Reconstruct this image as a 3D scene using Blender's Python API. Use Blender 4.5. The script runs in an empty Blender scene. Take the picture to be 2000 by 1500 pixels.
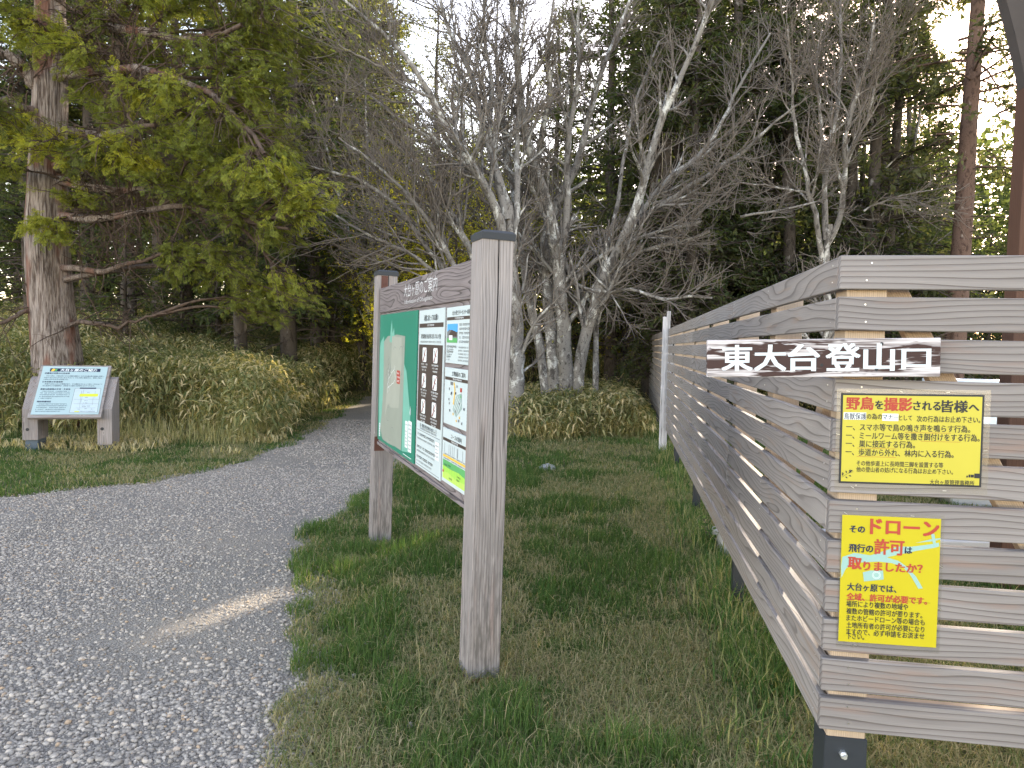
import bpy, bmesh, math, random
import numpy as np
from mathutils import Vector, Matrix

random.seed(7)
rng = np.random.default_rng(7)
scene = bpy.context.scene
COL = scene.collection

# ------------------------------------------------------------------ camera
EYE = 1.55
PITCH = math.radians(3.12)
ROLL = 0.021
FOC = 1376.0          # focal length in pixels of the 2000 px wide photograph
cam_d = bpy.data.cameras.new('camera')
cam = bpy.data.objects.new('camera', cam_d)
COL.objects.link(cam)
cam_d.sensor_width = 36
cam_d.lens = 36 * FOC / 2000
cam_d.clip_start = 0.05
cam_d.clip_end = 2000
cam.matrix_world = (Matrix.Translation((0, 0, EYE)) @ Matrix.Rotation(math.pi / 2 - PITCH, 4, 'X')
                    @ Matrix.Rotation(ROLL, 4, 'Z'))
scene.camera = cam


def ray(px, py):
    dx, dy = px - 1000, py - 750
    c, s = math.cos(ROLL), math.sin(ROLL)
    ux = dx * c + dy * s
    uy = -dx * s + dy * c
    return np.array([ux / FOC, math.cos(PITCH) - uy / FOC * math.sin(PITCH), -math.sin(PITCH) - uy / FOC * math.cos(PITCH)])


def at(px, py, Y):
    d = ray(px, py)
    return np.array([0, 0, EYE]) + d * (Y / d[1])


def on_ground(px, py, z=0.0):
    d = ray(px, py)
    return np.array([0, 0, EYE]) + d * ((z - EYE) / d[2])


# ------------------------------------------------------------------ light
SUN_RAY = ray(1855, 65)
SUN_RAY = SUN_RAY / np.linalg.norm(SUN_RAY)
SUN_EL = math.asin(SUN_RAY[2])
SUN_AZ = math.atan2(SUN_RAY[0], SUN_RAY[1])      # clockwise from +Y
world = bpy.data.worlds.new('World')
scene.world = world
world.use_nodes = True
wn = world.node_tree
bg = wn.nodes['Background']
sky = wn.nodes.new('ShaderNodeTexSky')
sky.sky_type = 'NISHITA'
sky.sun_disc = False
sky.sun_elevation = SUN_EL
sky.sun_rotation = SUN_AZ
sky.altitude = 1500
sky.air_density = 1.0
sky.dust_density = 1.0
sky.ozone_density = 1.0
warm = wn.nodes.new('ShaderNodeMix')
warm.data_type = 'RGBA'
warm.blend_type = 'MULTIPLY'
warm.inputs[0].default_value = 1.0
warm.inputs[7].default_value = (1.38, 0.98, 0.72, 1)
wn.links.new(sky.outputs[0], warm.inputs[6])
wn.links.new(warm.outputs[2], bg.inputs[0])
bg.inputs[1].default_value = 0.15
sun_d = bpy.data.lights.new('sun', 'SUN')
sun_d.energy = 2.2
sun_d.angle = math.radians(0.5)
sun_d.color = (1.0, 0.86, 0.66)
sun = bpy.data.objects.new('sun', sun_d)
COL.objects.link(sun)
sun.rotation_euler = Vector(SUN_RAY).to_track_quat('Z', 'Y').to_euler()
sun.location = (20, 30, 20)
scene.view_settings.view_transform = 'Standard'
scene.view_settings.look = 'None'
scene.view_settings.exposure = 2.78
scene.view_settings.gamma = 1.0
scene.cycles.max_bounces = 6
scene.cycles.diffuse_bounces = 3
scene.cycles.glossy_bounces = 2
scene.cycles.transmission_bounces = 4
scene.cycles.transparent_max_bounces = 6
scene.cycles.sample_clamp_indirect = 4.0


# ------------------------------------------------------------------ tagging
def tag(o, label=None, cat=None, group=None, kind=None):
    if label: o['label'] = label
    if cat: o['category'] = cat
    if group: o['group'] = group
    if kind: o['kind'] = kind
    return o


def empty(name, loc=(0, 0, 0), rz=0.0):
    o = bpy.data.objects.new(name, None)
    COL.objects.link(o)
    o.location = loc
    o.rotation_euler = (0, 0, rz)
    o.empty_display_size = 0.2
    return o


# ------------------------------------------------------------------ node helpers
ALB = 1.42      # one overall factor on the colours written below


class NT:
    def __init__(self, name):
        self.m = bpy.data.materials.new(name)
        self.m.use_nodes = True
        self.t = self.m.node_tree
        self.t.nodes.clear()
        self.out = self.t.nodes.new('ShaderNodeOutputMaterial')

    def n(self, typ, **kw):
        nd = self.t.nodes.new(typ)
        for k, v in kw.items():
            setattr(nd, k, v)
        return nd

    def l(self, a, b):
        self.t.links.new(a, b)

    def val(self, sock, v):
        if hasattr(v, 'is_output'):
            self.l(v, sock)
        else:
            sock.default_value = v

    def math(self, op, a, b=0.0, c=None, clamp=False):
        nd = self.n('ShaderNodeMath', operation=op, use_clamp=clamp)
        self.val(nd.inputs[0], a)
        self.val(nd.inputs[1], b)
        if c is not None: self.val(nd.inputs[2], c)
        return nd.outputs[0]

    def sstep(self, lo, hi, v):
        nd = self.n('ShaderNodeMapRange', interpolation_type='SMOOTHSTEP')
        self.val(nd.inputs[0], v)
        nd.inputs[1].default_value = lo
        nd.inputs[2].default_value = hi
        nd.inputs[3].default_value = 0
        nd.inputs[4].default_value = 1
        return nd.outputs[0]

    def mix(self, f, a, b):
        nd = self.n('ShaderNodeMix', data_type='RGBA')
        self.val(nd.inputs[0], f)
        for s, v in ((nd.inputs[6], a), (nd.inputs[7], b)):
            if hasattr(v, 'is_output'):
                self.l(v, s)
            else:
                s.default_value = (*v, 1) if len(v) == 3 else v
        return nd.outputs[2]

    def attr(self, name, out='Fac'):
        return self.n('ShaderNodeAttribute', attribute_name=name).outputs[out]

    def objco(self):
        return self.n('ShaderNodeTexCoord').outputs['Object']

    def scale(self, v, s, off=(0, 0, 0)):
        nd = self.n('ShaderNodeMapping')
        self.l(v, nd.inputs[0])
        nd.inputs['Scale'].default_value = s
        nd.inputs['Location'].default_value = off
        return nd.outputs[0]

    def noise(self, v, s=1.0, detail=3.0, rough=0.55, dist=0.0):
        nd = self.n('ShaderNodeTexNoise')
        self.l(v, nd.inputs['Vector'])
        nd.inputs['Scale'].default_value = s
        nd.inputs['Detail'].default_value = detail
        nd.inputs['Roughness'].default_value = rough
        nd.inputs['Distortion'].default_value = dist
        return nd.outputs[0]

    def voro(self, v, s=1.0, feature='F1', out='Distance', rnd=1.0):
        nd = self.n('ShaderNodeTexVoronoi', feature=feature)
        self.l(v, nd.inputs['Vector'])
        nd.inputs['Scale'].default_value = s
        nd.inputs['Randomness'].default_value = rnd
        return nd.outputs[out]

    def bump(self, h, strength=0.3, dist=0.01):
        nd = self.n('ShaderNodeBump')
        self.l(h, nd.inputs['Height'])
        nd.inputs['Strength'].default_value = strength
        nd.inputs['Distance'].default_value = dist
        return nd.outputs[0]

    def principled(self, col, rough=0.7, metal=0.0, spec=0.3, normal=None):
        b = self.n('ShaderNodeBsdfPrincipled')
        s = b.inputs['Base Color']
        if hasattr(col, 'is_output'):
            mu = self.n('ShaderNodeMix', data_type='RGBA', blend_type='MULTIPLY')
            mu.inputs[0].default_value = 1
            self.l(col, mu.inputs[6])
            mu.inputs[7].default_value = (ALB, ALB, ALB, 1)
            self.l(mu.outputs[2], s)
        else:
            s.default_value = (*[x * ALB for x in col], 1)
        self.val(b.inputs['Roughness'], rough)
        b.inputs['Metallic'].default_value = metal
        b.inputs['Specular IOR Level'].default_value = spec
        if normal is not None: self.l(normal, b.inputs['Normal'])
        self.l(b.outputs[0], self.out.inputs[0])
        return self.m


def plain(name, col, rough=0.6, metal=0.0, spec=0.3, var=0.12):
    k = NT(name)
    nz = k.noise(k.objco(), 9, 4)
    c = k.mix(nz, tuple(x * (1 - var) for x in col), tuple(min(1, x * (1 + var)) for x in col))
    return k.principled(c, rough, metal, spec)


def leaf_mat(name, c0, c1, c2, trans=0.35):
    """tint 0..1 per leaf runs through three leaf colours"""
    k = NT(name)
    t = k.attr('tint')
    r = k.n('ShaderNodeValToRGB')
    k.l(t, r.inputs[0])
    c0, c1, c2 = [tuple(min(0.85, x * ALB) for x in c) for c in (c0, c1, c2)]
    e = r.color_ramp.elements
    e[0].color = (*c0, 1)
    e[1].color = (*c2, 1)
    m = r.color_ramp.elements.new(0.5)
    m.color = (*c1, 1)
    d = k.n('ShaderNodeBsdfDiffuse')
    k.l(r.outputs[0], d.inputs[0])
    tr = k.n('ShaderNodeBsdfTranslucent')
    g = k.n('ShaderNodeMix', data_type='RGBA', blend_type='MULTIPLY')
    g.inputs[0].default_value = 1
    k.l(r.outputs[0], g.inputs[6])
    g.inputs[7].default_value = (1.5, 1.4, 0.6, 1)
    k.l(g.outputs[2], tr.inputs[0])
    mx = k.n('ShaderNodeMixShader')
    mx.inputs[0].default_value = trans
    k.l(d.outputs[0], mx.inputs[1])
    k.l(tr.outputs[0], mx.inputs[2])
    k.l(mx.outputs[0], k.out.inputs[0])
    return k.m


def wood_mat(name, light, dark, lines=12.0, straight=25.0, line_str=0.8, blotch=None, fibre=0.35, rough=0.8,
             knots=0.0, rot=None, crack=False, split=0.0):
    """sawn timber from the 'gc' vector of each piece: (along, across, depth) in metres plus an offset per piece"""
    k = NT(name)
    g = k.attr('gc', 'Vector')
    sep = k.n('ShaderNodeSeparateXYZ')
    k.l(g, sep.inputs[0])
    field = k.noise(k.scale(g, (1.3, 8.0, 8.0)), 1.0, 1.2, 0.4, 0.25)
    field = k.math('MULTIPLY', field, lines)
    acr = k.math('MULTIPLY', k.math('ADD', sep.outputs[1], sep.outputs[2]), straight)
    field = k.math('ADD', field, acr)
    fr = k.math('FRACT', field)
    line = k.math('MULTIPLY', k.math('ADD', k.math('MULTIPLY', k.sstep(0.25, 0.8, fr), 0.35), k.math('MULTIPLY', k.sstep(0.74, 0.90, fr), 0.65)), k.math('SUBTRACT', 1.0, k.sstep(0.95, 1.0, fr)))
    fib = k.noise(k.scale(g, (6.0, 260.0, 260.0)), 1.0, 3, 0.6)
    big = k.noise(k.scale(g, (1.2, 6.0, 6.0), (3, 3, 3)), 1.0, 3, 0.6)
    c = k.mix(k.math('MULTIPLY', line, line_str), light, dark)
    mul = k.n('ShaderNodeMix', data_type='RGBA', blend_type='MULTIPLY')
    mul.inputs[0].default_value = 1
    k.l(c, mul.inputs[6])
    f2 = k.math('ADD', k.math('MULTIPLY', k.math('SUBTRACT', fib, 0.5), fibre * 2), 1.0)
    f2 = k.math('MULTIPLY', f2, k.math('ADD', k.math('MULTIPLY', big, 0.5), 0.76))
    per = k.noise(k.scale(g, (0.04, 0.04, 0.04)), 4.0, 0, 0.5)      # the tone of this piece of timber
    f2 = k.math('MULTIPLY', f2, k.math('ADD', k.math('MULTIPLY', per, 0.5), 0.75))
    cmb = k.n('ShaderNodeCombineColor')
    for i in range(3): k.l(f2, cmb.inputs[i])
    k.l(cmb.outputs[0], mul.inputs[7])
    c = mul.outputs[2]
    if blotch:
        bz = k.noise(k.scale(g, (2.2, 22.0, 22.0), (7, 1, 4)), 1.0, 3, 0.6)
        c = k.mix(k.math('MULTIPLY', k.sstep(0.54, 0.75, bz), 0.75), c, blotch)
    hgt = k.math('SUBTRACT', k.math('MULTIPLY', fib, 0.5), k.math('MULTIPLY', line, 0.6))
    if split:
        sp = k.noise(k.scale(g, (1.6, 70.0, 70.0), (1, 2, 5)), 1.0, 2, 0.5)
        sp = k.sstep(0.64, 0.70, sp)
        c = k.mix(k.math('MULTIPLY', sp, split), c, tuple(x * 0.16 for x in dark))
        hgt = k.math('SUBTRACT', hgt, sp)
    if knots:
        kn = k.voro(k.scale(g, (4.2, 11.0, 11.0), (0.3, 0.2, 0)), 1.0)
        halo = k.math('SUBTRACT', 1.0, k.sstep(0.05, 0.2, kn))
        core = k.math('SUBTRACT', 1.0, k.sstep(0.04, 0.075, kn))
        c = k.mix(k.math('MULTIPLY', halo, 0.45), c, tuple(min(1, x * 1.45) for x in light))
        c = k.mix(k.math('MULTIPLY', core, knots), c, (0.035, 0.03, 0.03))
        hgt = k.math('SUBTRACT', hgt, core)
    if crack:
        wob = k.math('MULTIPLY', k.math('SUBTRACT', k.noise(k.scale(g, (5, 0.1, 0.1)), 1.0, 2), 0.5), 0.014)
        dd = k.math('ABSOLUTE', k.math('SUBTRACT', k.math('ADD', k.attr('cx'), wob), 0.004))
        top = k.sstep(0.75, 1.25, k.attr('cz'))
        wd = k.math('ADD', k.math('MULTIPLY', top, 0.0022), 0.0008)
        ck = k.math('LESS_THAN', dd, wd)
        ck = k.math('MULTIPLY', ck, k.math('ADD', k.math('MULTIPLY', top, 0.5), 0.5))
        c = k.mix(ck, c, (0.012, 0.010, 0.010))
        hgt = k.math('SUBTRACT', hgt, k.math('MULTIPLY', ck, 3.0))
    if rot:
        wz = k.noise(k.scale(g, (7.0, 60.0, 60.0), (2, 8, 1)), 1.0, 4, 0.65)
        low = k.math('SUBTRACT', 1.0, k.sstep(0.10, 1.15, k.attr('cz')))
        low = k.math('MULTIPLY', low, k.sstep(0.40, 0.62, wz))
        c = k.mix(k.math('MULTIPLY', low, 0.8), c, rot)
    return k.principled(c, rough, 0, 0.2, k.bump(hgt, 0.5, 0.003))


# ------------------------------------------------------------------ mesh helpers
def np_mesh(name, V, F, mat, parent=None, attrs=None, smooth=False, link=True):
    """V (n,3); F (m,3|4) or list of such arrays"""
    if not isinstance(F, (list, tuple)): F = [F]
    F = [f for f in F if len(f)]
    me = bpy.data.meshes.new(name)
    V = np.ascontiguousarray(V, dtype=np.float32)
    me.vertices.add(len(V))
    me.vertices.foreach_set('co', V.ravel())
    nl = sum(f.size for f in F)
    npoly = sum(len(f) for f in F)
    me.loops.add(nl)
    me.loops.foreach_set('vertex_index', np.concatenate([f.ravel() for f in F]).astype(np.int32))
    me.polygons.add(npoly)
    tot = np.concatenate([np.full(len(f), f.shape[1]) for f in F])
    st = np.concatenate([[0], np.cumsum(tot)[:-1]])
    me.polygons.foreach_set('loop_start', st.astype(np.int32))
    me.polygons.foreach_set('loop_total', tot.astype(np.int32))
    if smooth: me.polygons.foreach_set('use_smooth', np.ones(npoly, bool))
    me.update(calc_edges=True)
    for k, v in (attrs or {}).items():
        v = np.ascontiguousarray(v, dtype=np.float32)
        a = me.attributes.new(k, 'FLOAT' if v.ndim == 1 else 'FLOAT_VECTOR', 'POINT')
        a.data.foreach_set('value' if v.ndim == 1 else 'vector', v.ravel())
    for mm in (mat if isinstance(mat, (list, tuple)) else [mat]):
        me.materials.append(mm)
    if not link: return me
    o = bpy.data.objects.new(name, me)
    COL.objects.link(o)
    if parent: o.parent = parent
    return o


class MB:
    """collects boxes and prisms with grain coordinates, several materials"""

    def __init__(self):
        self.v, self.f, self.gc, self.cx, self.cz, self.mi, self.mats, self.sm = [], [], [], [], [], [], [], []

    def mat(self, m):
        if m not in self.mats: self.mats.append(m)
        return self.mats.index(m)

    def add(self, V, F, m, gc=None, cx=0.0, cz=0.0, smooth=False):
        b = len(self.v)
        i = self.mat(m)
        for j, p in enumerate(V):
            self.v.append(tuple(p))
            self.gc.append(tuple(gc[j]) if gc is not None else tuple(p))
            self.cx.append(float(cx[j]) if hasattr(cx, '__len__') else cx)
            self.cz.append(float(cz[j]) if hasattr(cz, '__len__') else cz)
        for f in F:
            self.f.append([b + q for q in f])
            self.mi.append(i)
            self.sm.append(smooth)

    def box(self, lo, hi, m, along=0, bev=0.002, M=None, jitter=True, cxa=0):
        """grain runs along the given axis; M places the finished box"""
        lo, hi = np.array(lo, float), np.array(hi, float)
        bm = bmesh.new()
        bmesh.ops.create_cube(bm, size=1)
        for v in bm.verts:
            v.co = Vector((lo + hi) / 2 + np.array(v.co) * (hi - lo))
        if bev: bmesh.ops.bevel(bm, geom=bm.edges[:], offset=bev, segments=1, affect='EDGES')
        bm.verts.index_update()
        V = np.array([v.co[:] for v in bm.verts])
        F = [[v.index for v in f.verts] for f in bm.faces]
        bm.free()
        off = rng.uniform(-40, 40, 3) if jitter else np.zeros(3)
        c = (lo + hi) / 2
        oth = [a for a in (0, 1, 2) if a != along]
        # the wider cross axis is "across"
        oth.sort(key=lambda a: -(hi - lo)[a])
        gc = np.stack([V[:, along], V[:, oth[0]] - c[oth[0]], V[:, oth[1]] - c[oth[1]]], 1) + off
        cx = V[:, cxa] - c[cxa]
        cz = V[:, along] - lo[along]
        if M is not None:
            V = np.array([(M @ Vector(p))[:] for p in V])
        self.add(V, F, m, gc, cx, cz)

    def prism(self, poly, d0, d1, m, axis=1, bev=0.0):
        """polygon in the other two axes, extruded along axis"""
        n = len(poly)
        V = []
        for d in (d0, d1):
            for (a, b) in poly:
                p = [a, b]
                p.insert(axis, d)
                V.append(p)
        F = [list(range(n))[::-1], list(range(n, 2 * n))] + [[i, (i + 1) % n, n + (i + 1) % n, n + i] for i in range(n)]
        off = rng.uniform(-40, 40, 3)
        V = np.array(V)
        gc = np.stack([V[:, 2], V[:, 0], V[:, 1]], 1) + off
        self.add(V, F, m, gc, V[:, 0], V[:, 2])

    def cyl(self, c, axis, r, h, m, seg=10, r2=None):
        axis = Vector(axis).normalized()
        q = Vector((0, 0, 1)).rotation_difference(axis)
        r2 = r if r2 is None else r2
        V = [Vector(c) + q @ Vector((r * math.cos(2 * math.pi * i / seg), r * math.sin(2 * math.pi * i / seg), 0)) for i in range(seg)]
        V += [Vector(c) + q @ Vector((r2 * math.cos(2 * math.pi * i / seg), r2 * math.sin(2 * math.pi * i / seg), h)) for i in range(seg)]
        F = [[i, (i + 1) % seg, seg + (i + 1) % seg, seg + i] for i in range(seg)] + [list(range(seg))[::-1], list(range(seg, 2 * seg))]
        self.add([v[:] for v in V], F, m)

    def build(self, name, parent=None):
        me = bpy.data.meshes.new(name)
        me.from_pydata(self.v, [], self.f)
        for mm in self.mats: me.materials.append(mm)
        me.polygons.foreach_set('material_index', np.array(self.mi, np.int32))
        for nm, arr, typ, key in (('gc', self.gc, 'FLOAT_VECTOR', 'vector'), ('cx', self.cx, 'FLOAT', 'value'), ('cz', self.cz, 'FLOAT', 'value')):
            a = me.attributes.new(nm, typ, 'POINT')
            a.data.foreach_set(key, np.array(arr, np.float32).ravel())
        bm = bmesh.new()
        bm.from_mesh(me)
        bmesh.ops.recalc_face_normals(bm, faces=bm.faces[:])
        bm.to_mesh(me)
        bm.free()
        o = bpy.data.objects.new(name, me)
        COL.objects.link(o)
        if parent: o.parent = parent
        return o


_tc = {}


def text_geo(s, bold=0.0):
    if (s, bold) in _tc: return _tc[(s, bold)]
    c = bpy.data.curves.new('t', 'FONT')
    c.body = s
    c.size = 1
    c.resolution_u = 2
    c.offset = bold
    o = bpy.data.objects.new('t', c)
    COL.objects.link(o)
    dg = bpy.context.evaluated_depsgraph_get()
    me = bpy.data.meshes.new_from_object(o.evaluated_get(dg))
    V = np.array([v.co[:] for v in me.vertices]) if len(me.vertices) else np.zeros((0, 3))
    F = [list(p.vertices) for p in me.polygons]
    bpy.data.objects.remove(o)
    bpy.data.curves.remove(c)
    bpy.data.meshes.remove(me)
    _tc[(s, bold)] = (V, F)
    return V, F


class Sheet:
    """flat printing on a panel: x to the right, y up, layers stacked 0.4 mm apart along +z"""

    def __init__(self):
        self.mb = MB()

    def poly(self, pts, m, layer=1):
        z = layer * 0.0004
        self.mb.add([(x, y, z) for x, y in pts], [list(range(len(pts)))], m)

    def rect(self, x0, y0, x1, y1, m, layer=1):
        self.poly([(x0, y0), (x1, y0), (x1, y1), (x0, y1)], m, layer)

    def rrect(self, x0, y0, x1, y1, r, m, layer=1):
        pts = []
        for cx, cy, a in ((x1 - r, y0 + r, -90), (x1 - r, y1 - r, 0), (x0 + r, y1 - r, 90), (x0 + r, y0 + r, 180)):
            for k in range(4):
                t = math.radians(a + k * 30)
                pts.append((cx + r * math.cos(t), cy + r * math.sin(t)))
        self.poly(pts, m, layer)

    def line(self, pts, w, m, layer=2):
        for (ax, ay), (bx, by) in zip(pts[:-1], pts[1:]):
            dx, dy = bx - ax, by - ay
            q = math.hypot(dx, dy) or 1
            nx, ny = -dy / q * w / 2, dx / q * w / 2
            self.poly([(ax + nx, ay + ny), (ax - nx, ay - ny), (bx - nx, by - ny), (bx + nx, by + ny)], m, layer)

    def ring(self, cx, cy, r, w, m, layer=3, seg=24):
        p = [(cx + r * math.cos(2 * math.pi * i / seg), cy + r * math.sin(2 * math.pi * i / seg)) for i in range(seg + 1)]
        self.line(p, w, m, layer)

    def text(self, s, x, y, w, h, m, layer=3, bold=0.02):
        """fit the string into the box whose lower left is (x, y); w or h None keeps the shape"""
        V, F = text_geo(s, 0.0)
        if not len(V): return
        x0, x1 = V[:, 0].min(), V[:, 0].max()
        y0, y1 = -0.08, 0.85
        sy = h / (y1 - y0) if h else None
        sx = w / (x1 - x0) if w else sy
        if sy is None: sy = sx
        shifts = [(0, 0)]
        if bold > 0.006:
            b = bold * 0.75
            shifts = [(-b, -b * 0.6), (b, -b * 0.6), (b, b * 0.6), (-b, b * 0.6)]
            if bold > 0.04: shifts.append((0, 0))
        for q, (ax, ay) in enumerate(shifts):
            P = [((p[0] - x0 + ax) * sx + x, (p[1] - y0 + ay) * sy + y, layer * 0.0004 + q * 0.00004) for p in V]
            self.mb.add(P, F, m)

    def scrawl(self, x, y, w, h, m, layer=2, fill=0.72):
        """a line of print too small to read in the photograph"""
        cx = x
        while cx < x + w - h * 0.4:
            ww = random.uniform(0.35, 0.9) * h
            if random.random() < 0.9:
                k = random.random()
                self.rect(cx, y + h * 0.1, cx + ww * 0.3, y + h * 0.9, m, layer)
                self.rect(cx, y + h * (0.55 + 0.2 * k), cx + ww, y + h * (0.75 + 0.2 * k), m, layer + 0.25)
                if k > 0.4: self.rect(cx + ww * 0.2, y + h * 0.1, cx + ww, y + h * 0.3, m, layer + 0.5)
            cx += ww + h * 0.18

    def build(self, name, parent, M):
        for i, p in enumerate(self.mb.v):
            self.mb.v[i] = (M @ Vector(p))[:]
        return self.mb.build(name, parent)


def smoothstep(a, b, x):
    t = np.clip((np.asarray(x, float) - a) / (b - a), 0, 1)
    return t * t * (3 - 2 * t)


def vnoise(x, y, s, seed=0):
    """smooth value noise 0..1 for choosing patches"""
    r = np.random.default_rng(seed)
    T = r.random((64, 64))
    X, Y = np.asarray(x) * s + 1000, np.asarray(y) * s + 1000
    i, j = np.floor(X).astype(int), np.floor(Y).astype(int)
    u, v = X - i, Y - j
    u, v = u * u * (3 - 2 * u), v * v * (3 - 2 * v)
    g = lambda a, b: T[a % 64, b % 64]
    return (g(i, j) * (1 - u) + g(i + 1, j) * u) * (1 - v) + (g(i, j + 1) * (1 - u) + g(i + 1, j + 1) * u) * v


# ------------------------------------------------------------------ terrain
PL = np.array([(-9, -40), (-30, 4.2), (-4.81, 6.58), (-3.79, 7.43), (-3.4, 8.98), (-3.37, 11.58), (-3.76, 16.16), (-3.7, 18.0), (-2.6, 20.0), (0.2, 22.0), (4.5, 24.0), (10, 26.0), (20, 30)], float)
PR = np.array([(-0.75, -2.0), (-0.72, 2.2), (-0.79, 2.48), (-0.88, 3.05), (-1.02, 3.58), (-1.27, 4.54), (-1.48, 5.09), (-1.52, 5.5), (-1.45, 6.57), (-1.38, 9.04), (-1.3, 11.5), (-1.0, 14.0), (0.0, 16.0), (2.6, 18.0), (6.5, 20.0), (11.5, 22.0), (17, 24), (23, 26), (34, 30)], float)


def path_left(y): return np.interp(y, PL[2:, 1], PL[2:, 0], left=-30)


def path_right(y): return np.interp(y, PR[:, 1], PR[:, 0])


def ground(x, y):
    x, y = np.asarray(x, float), np.asarray(y, float)
    xl = np.interp(y, [0, 7, 9, 11.6, 16, 20, 27, 36], [-3.6, -3.6, -3.4, -3.37, -3.76, -4.3, -6.2, -10])
    z = smoothstep(6, -5, x) * 1.15 * smoothstep(14, 31, y)
    z = z + 0.75 * smoothstep(0.4, 8, xl - x) * smoothstep(8.5, 16, y)
    z = z + 3.5 * smoothstep(34, 90, y)
    z = z + 0.04 * (vnoise(x, y, 0.7, 5) - 0.5) * smoothstep(0, 1.0, np.maximum(xl - x, x - path_right(y)))
    return z


def zg(x, y): return float(ground(x, y))


def ground_material():
    k = NT('forest_soil')
    co = k.objco()
    a = k.noise(co, 1.3, 5, 0.6)
    b = k.noise(co, 24, 4, 0.7)
    c = k.mix(k.sstep(0.35, 0.65, a), (0.095, 0.09, 0.05), (0.06, 0.075, 0.03))
    c = k.mix(k.sstep(0.45, 0.75, b), c, (0.20, 0.165, 0.10))
    return k.principled(c, 0.95, 0, 0.1, k.bump(b, 0.8, 0.03))


def gravel_material():
    k = NT('gravel_bed')
    co = k.objco()
    d = k.voro(co, 95)
    cc = k.voro(co, 95, out='Color')
    sep = k.n('ShaderNodeSeparateColor')
    k.l(cc, sep.inputs[0])
    big = k.noise(co, 0.7, 4, 0.6)
    c = k.mix(sep.outputs[0], (0.20, 0.181, 0.163), (0.335, 0.303, 0.272))
    c = k.mix(k.math('MULTIPLY', k.sstep(0.9, 0.95, sep.outputs[1]), 0.6), c, (0.36, 0.27, 0.19))
    c = k.mix(k.sstep(0.3, 0.62, d), c, (0.15, 0.138, 0.125))
    c = k.mix(k.math('MULTIPLY', k.sstep(0.42, 0.7, big), 0.6), c, (0.275, 0.238, 0.195))
    return k.principled(c, 0.85, 0, 0.2, k.bump(d, -0.9, 0.02) if False else k.bump(k.math('SUBTRACT', 0.0, d), 0.9, 0.012))


def grid_sheet(name, xs, ys, zoff, mat, mask=None):
    X, Y = np.meshgrid(xs, ys)
    Z = ground(X, Y) + zoff
    V = np.stack([X, Y, Z], -1).reshape(-1, 3)
    nx, ny = len(xs), len(ys)
    i, j = np.meshgrid(np.arange(nx - 1), np.arange(ny - 1))
    a = (j * nx + i).ravel()
    F = np.stack([a, a + 1, a + nx + 1, a + nx], 1)
    return np_mesh(name, V, F, mat, smooth=True)


GROUND_M = ground_material()
GRAVEL_M = gravel_material()
xs = np.concatenate([np.linspace(-900, -45, 14), np.linspace(-40, -13, 28), np.linspace(-12, 10, 89), np.linspace(11, 45, 35), np.linspace(50, 900, 14)])
ys = np.concatenate([np.linspace(-900, -15, 12), np.linspace(-12, 0, 10), np.linspace(0.5, 32, 127), np.linspace(33, 100, 68), np.linspace(110, 1200, 16)])
g_o = grid_sheet('ground', xs, ys, 0.0, GROUND_M)
tag(g_o, kind='structure')

# the gravel path: a ribbon between its two edges, 6 mm above the soil
yy = np.concatenate([np.linspace(-14, 4, 37), np.linspace(4.1, 29, 150)])
rows = []
for y in yy:
    a = float(np.interp(y, [-14, 4.0, 5.6, 6.58, 7.43, 8.98, 11.58, 16.16, 18.0, 20.0, 22.0, 24.0, 26.0, 30.0], [-26, -26, -10.5, -4.81, -3.79, -3.4, -3.37, -3.76, -3.7, -2.6, 0.2, 4.5, 10, 20]))
    b = float(path_right(y))
    a += 0.05 * math.sin(y * 3.1) + 0.03 * math.sin(y * 8.7)
    b += 0.05 * math.sin(y * 6.3) + 0.03 * math.sin(y * 17)
    rows.append([(a + (b - a) * t, y) for t in np.linspace(0, 1, 25)])
R_ = np.array(rows)
Z = ground(R_[..., 0], R_[..., 1]) + 0.008
V = np.concatenate([R_, Z[..., None]], -1).reshape(-1, 3)
n1, n0 = R_.shape[1], R_.shape[0]
i, j = np.meshgrid(np.arange(n1 - 1), np.arange(n0 - 1))
a = (j * n1 + i).ravel()
tag(np_mesh('gravel_path', V, np.stack([a, a + 1, a + n1 + 1, a + n1], 1), GRAVEL_M, smooth=True), kind='structure')


def in_path(x, y, m=0.0):
    a = np.interp(y, [-14, 4.0, 5.6, 6.58, 7.43, 8.98, 11.58, 16.16, 18.0, 20.0, 22.0, 24.0, 26.0, 30.0], [-26, -26, -10.5, -4.81, -3.79, -3.4, -3.37, -3.76, -3.7, -2.6, 0.2, 4.5, 10, 20])
    a = a + 0.05 * np.sin(y * 3.1) + 0.03 * np.sin(y * 8.7)
    b = path_right(y) + 0.05 * np.sin(y * 6.3) + 0.03 * np.sin(y * 17)
    return (x > a + m) & (x < b - m)


# ------------------------------------------------------------------ scattered cover
def in_view(x, y, margin=0.18):
    r = np.asarray(x) / np.maximum(np.asarray(y), 0.1)
    return (np.abs(r) < 0.727 + margin) & (np.asarray(y) > 1.6)


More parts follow.
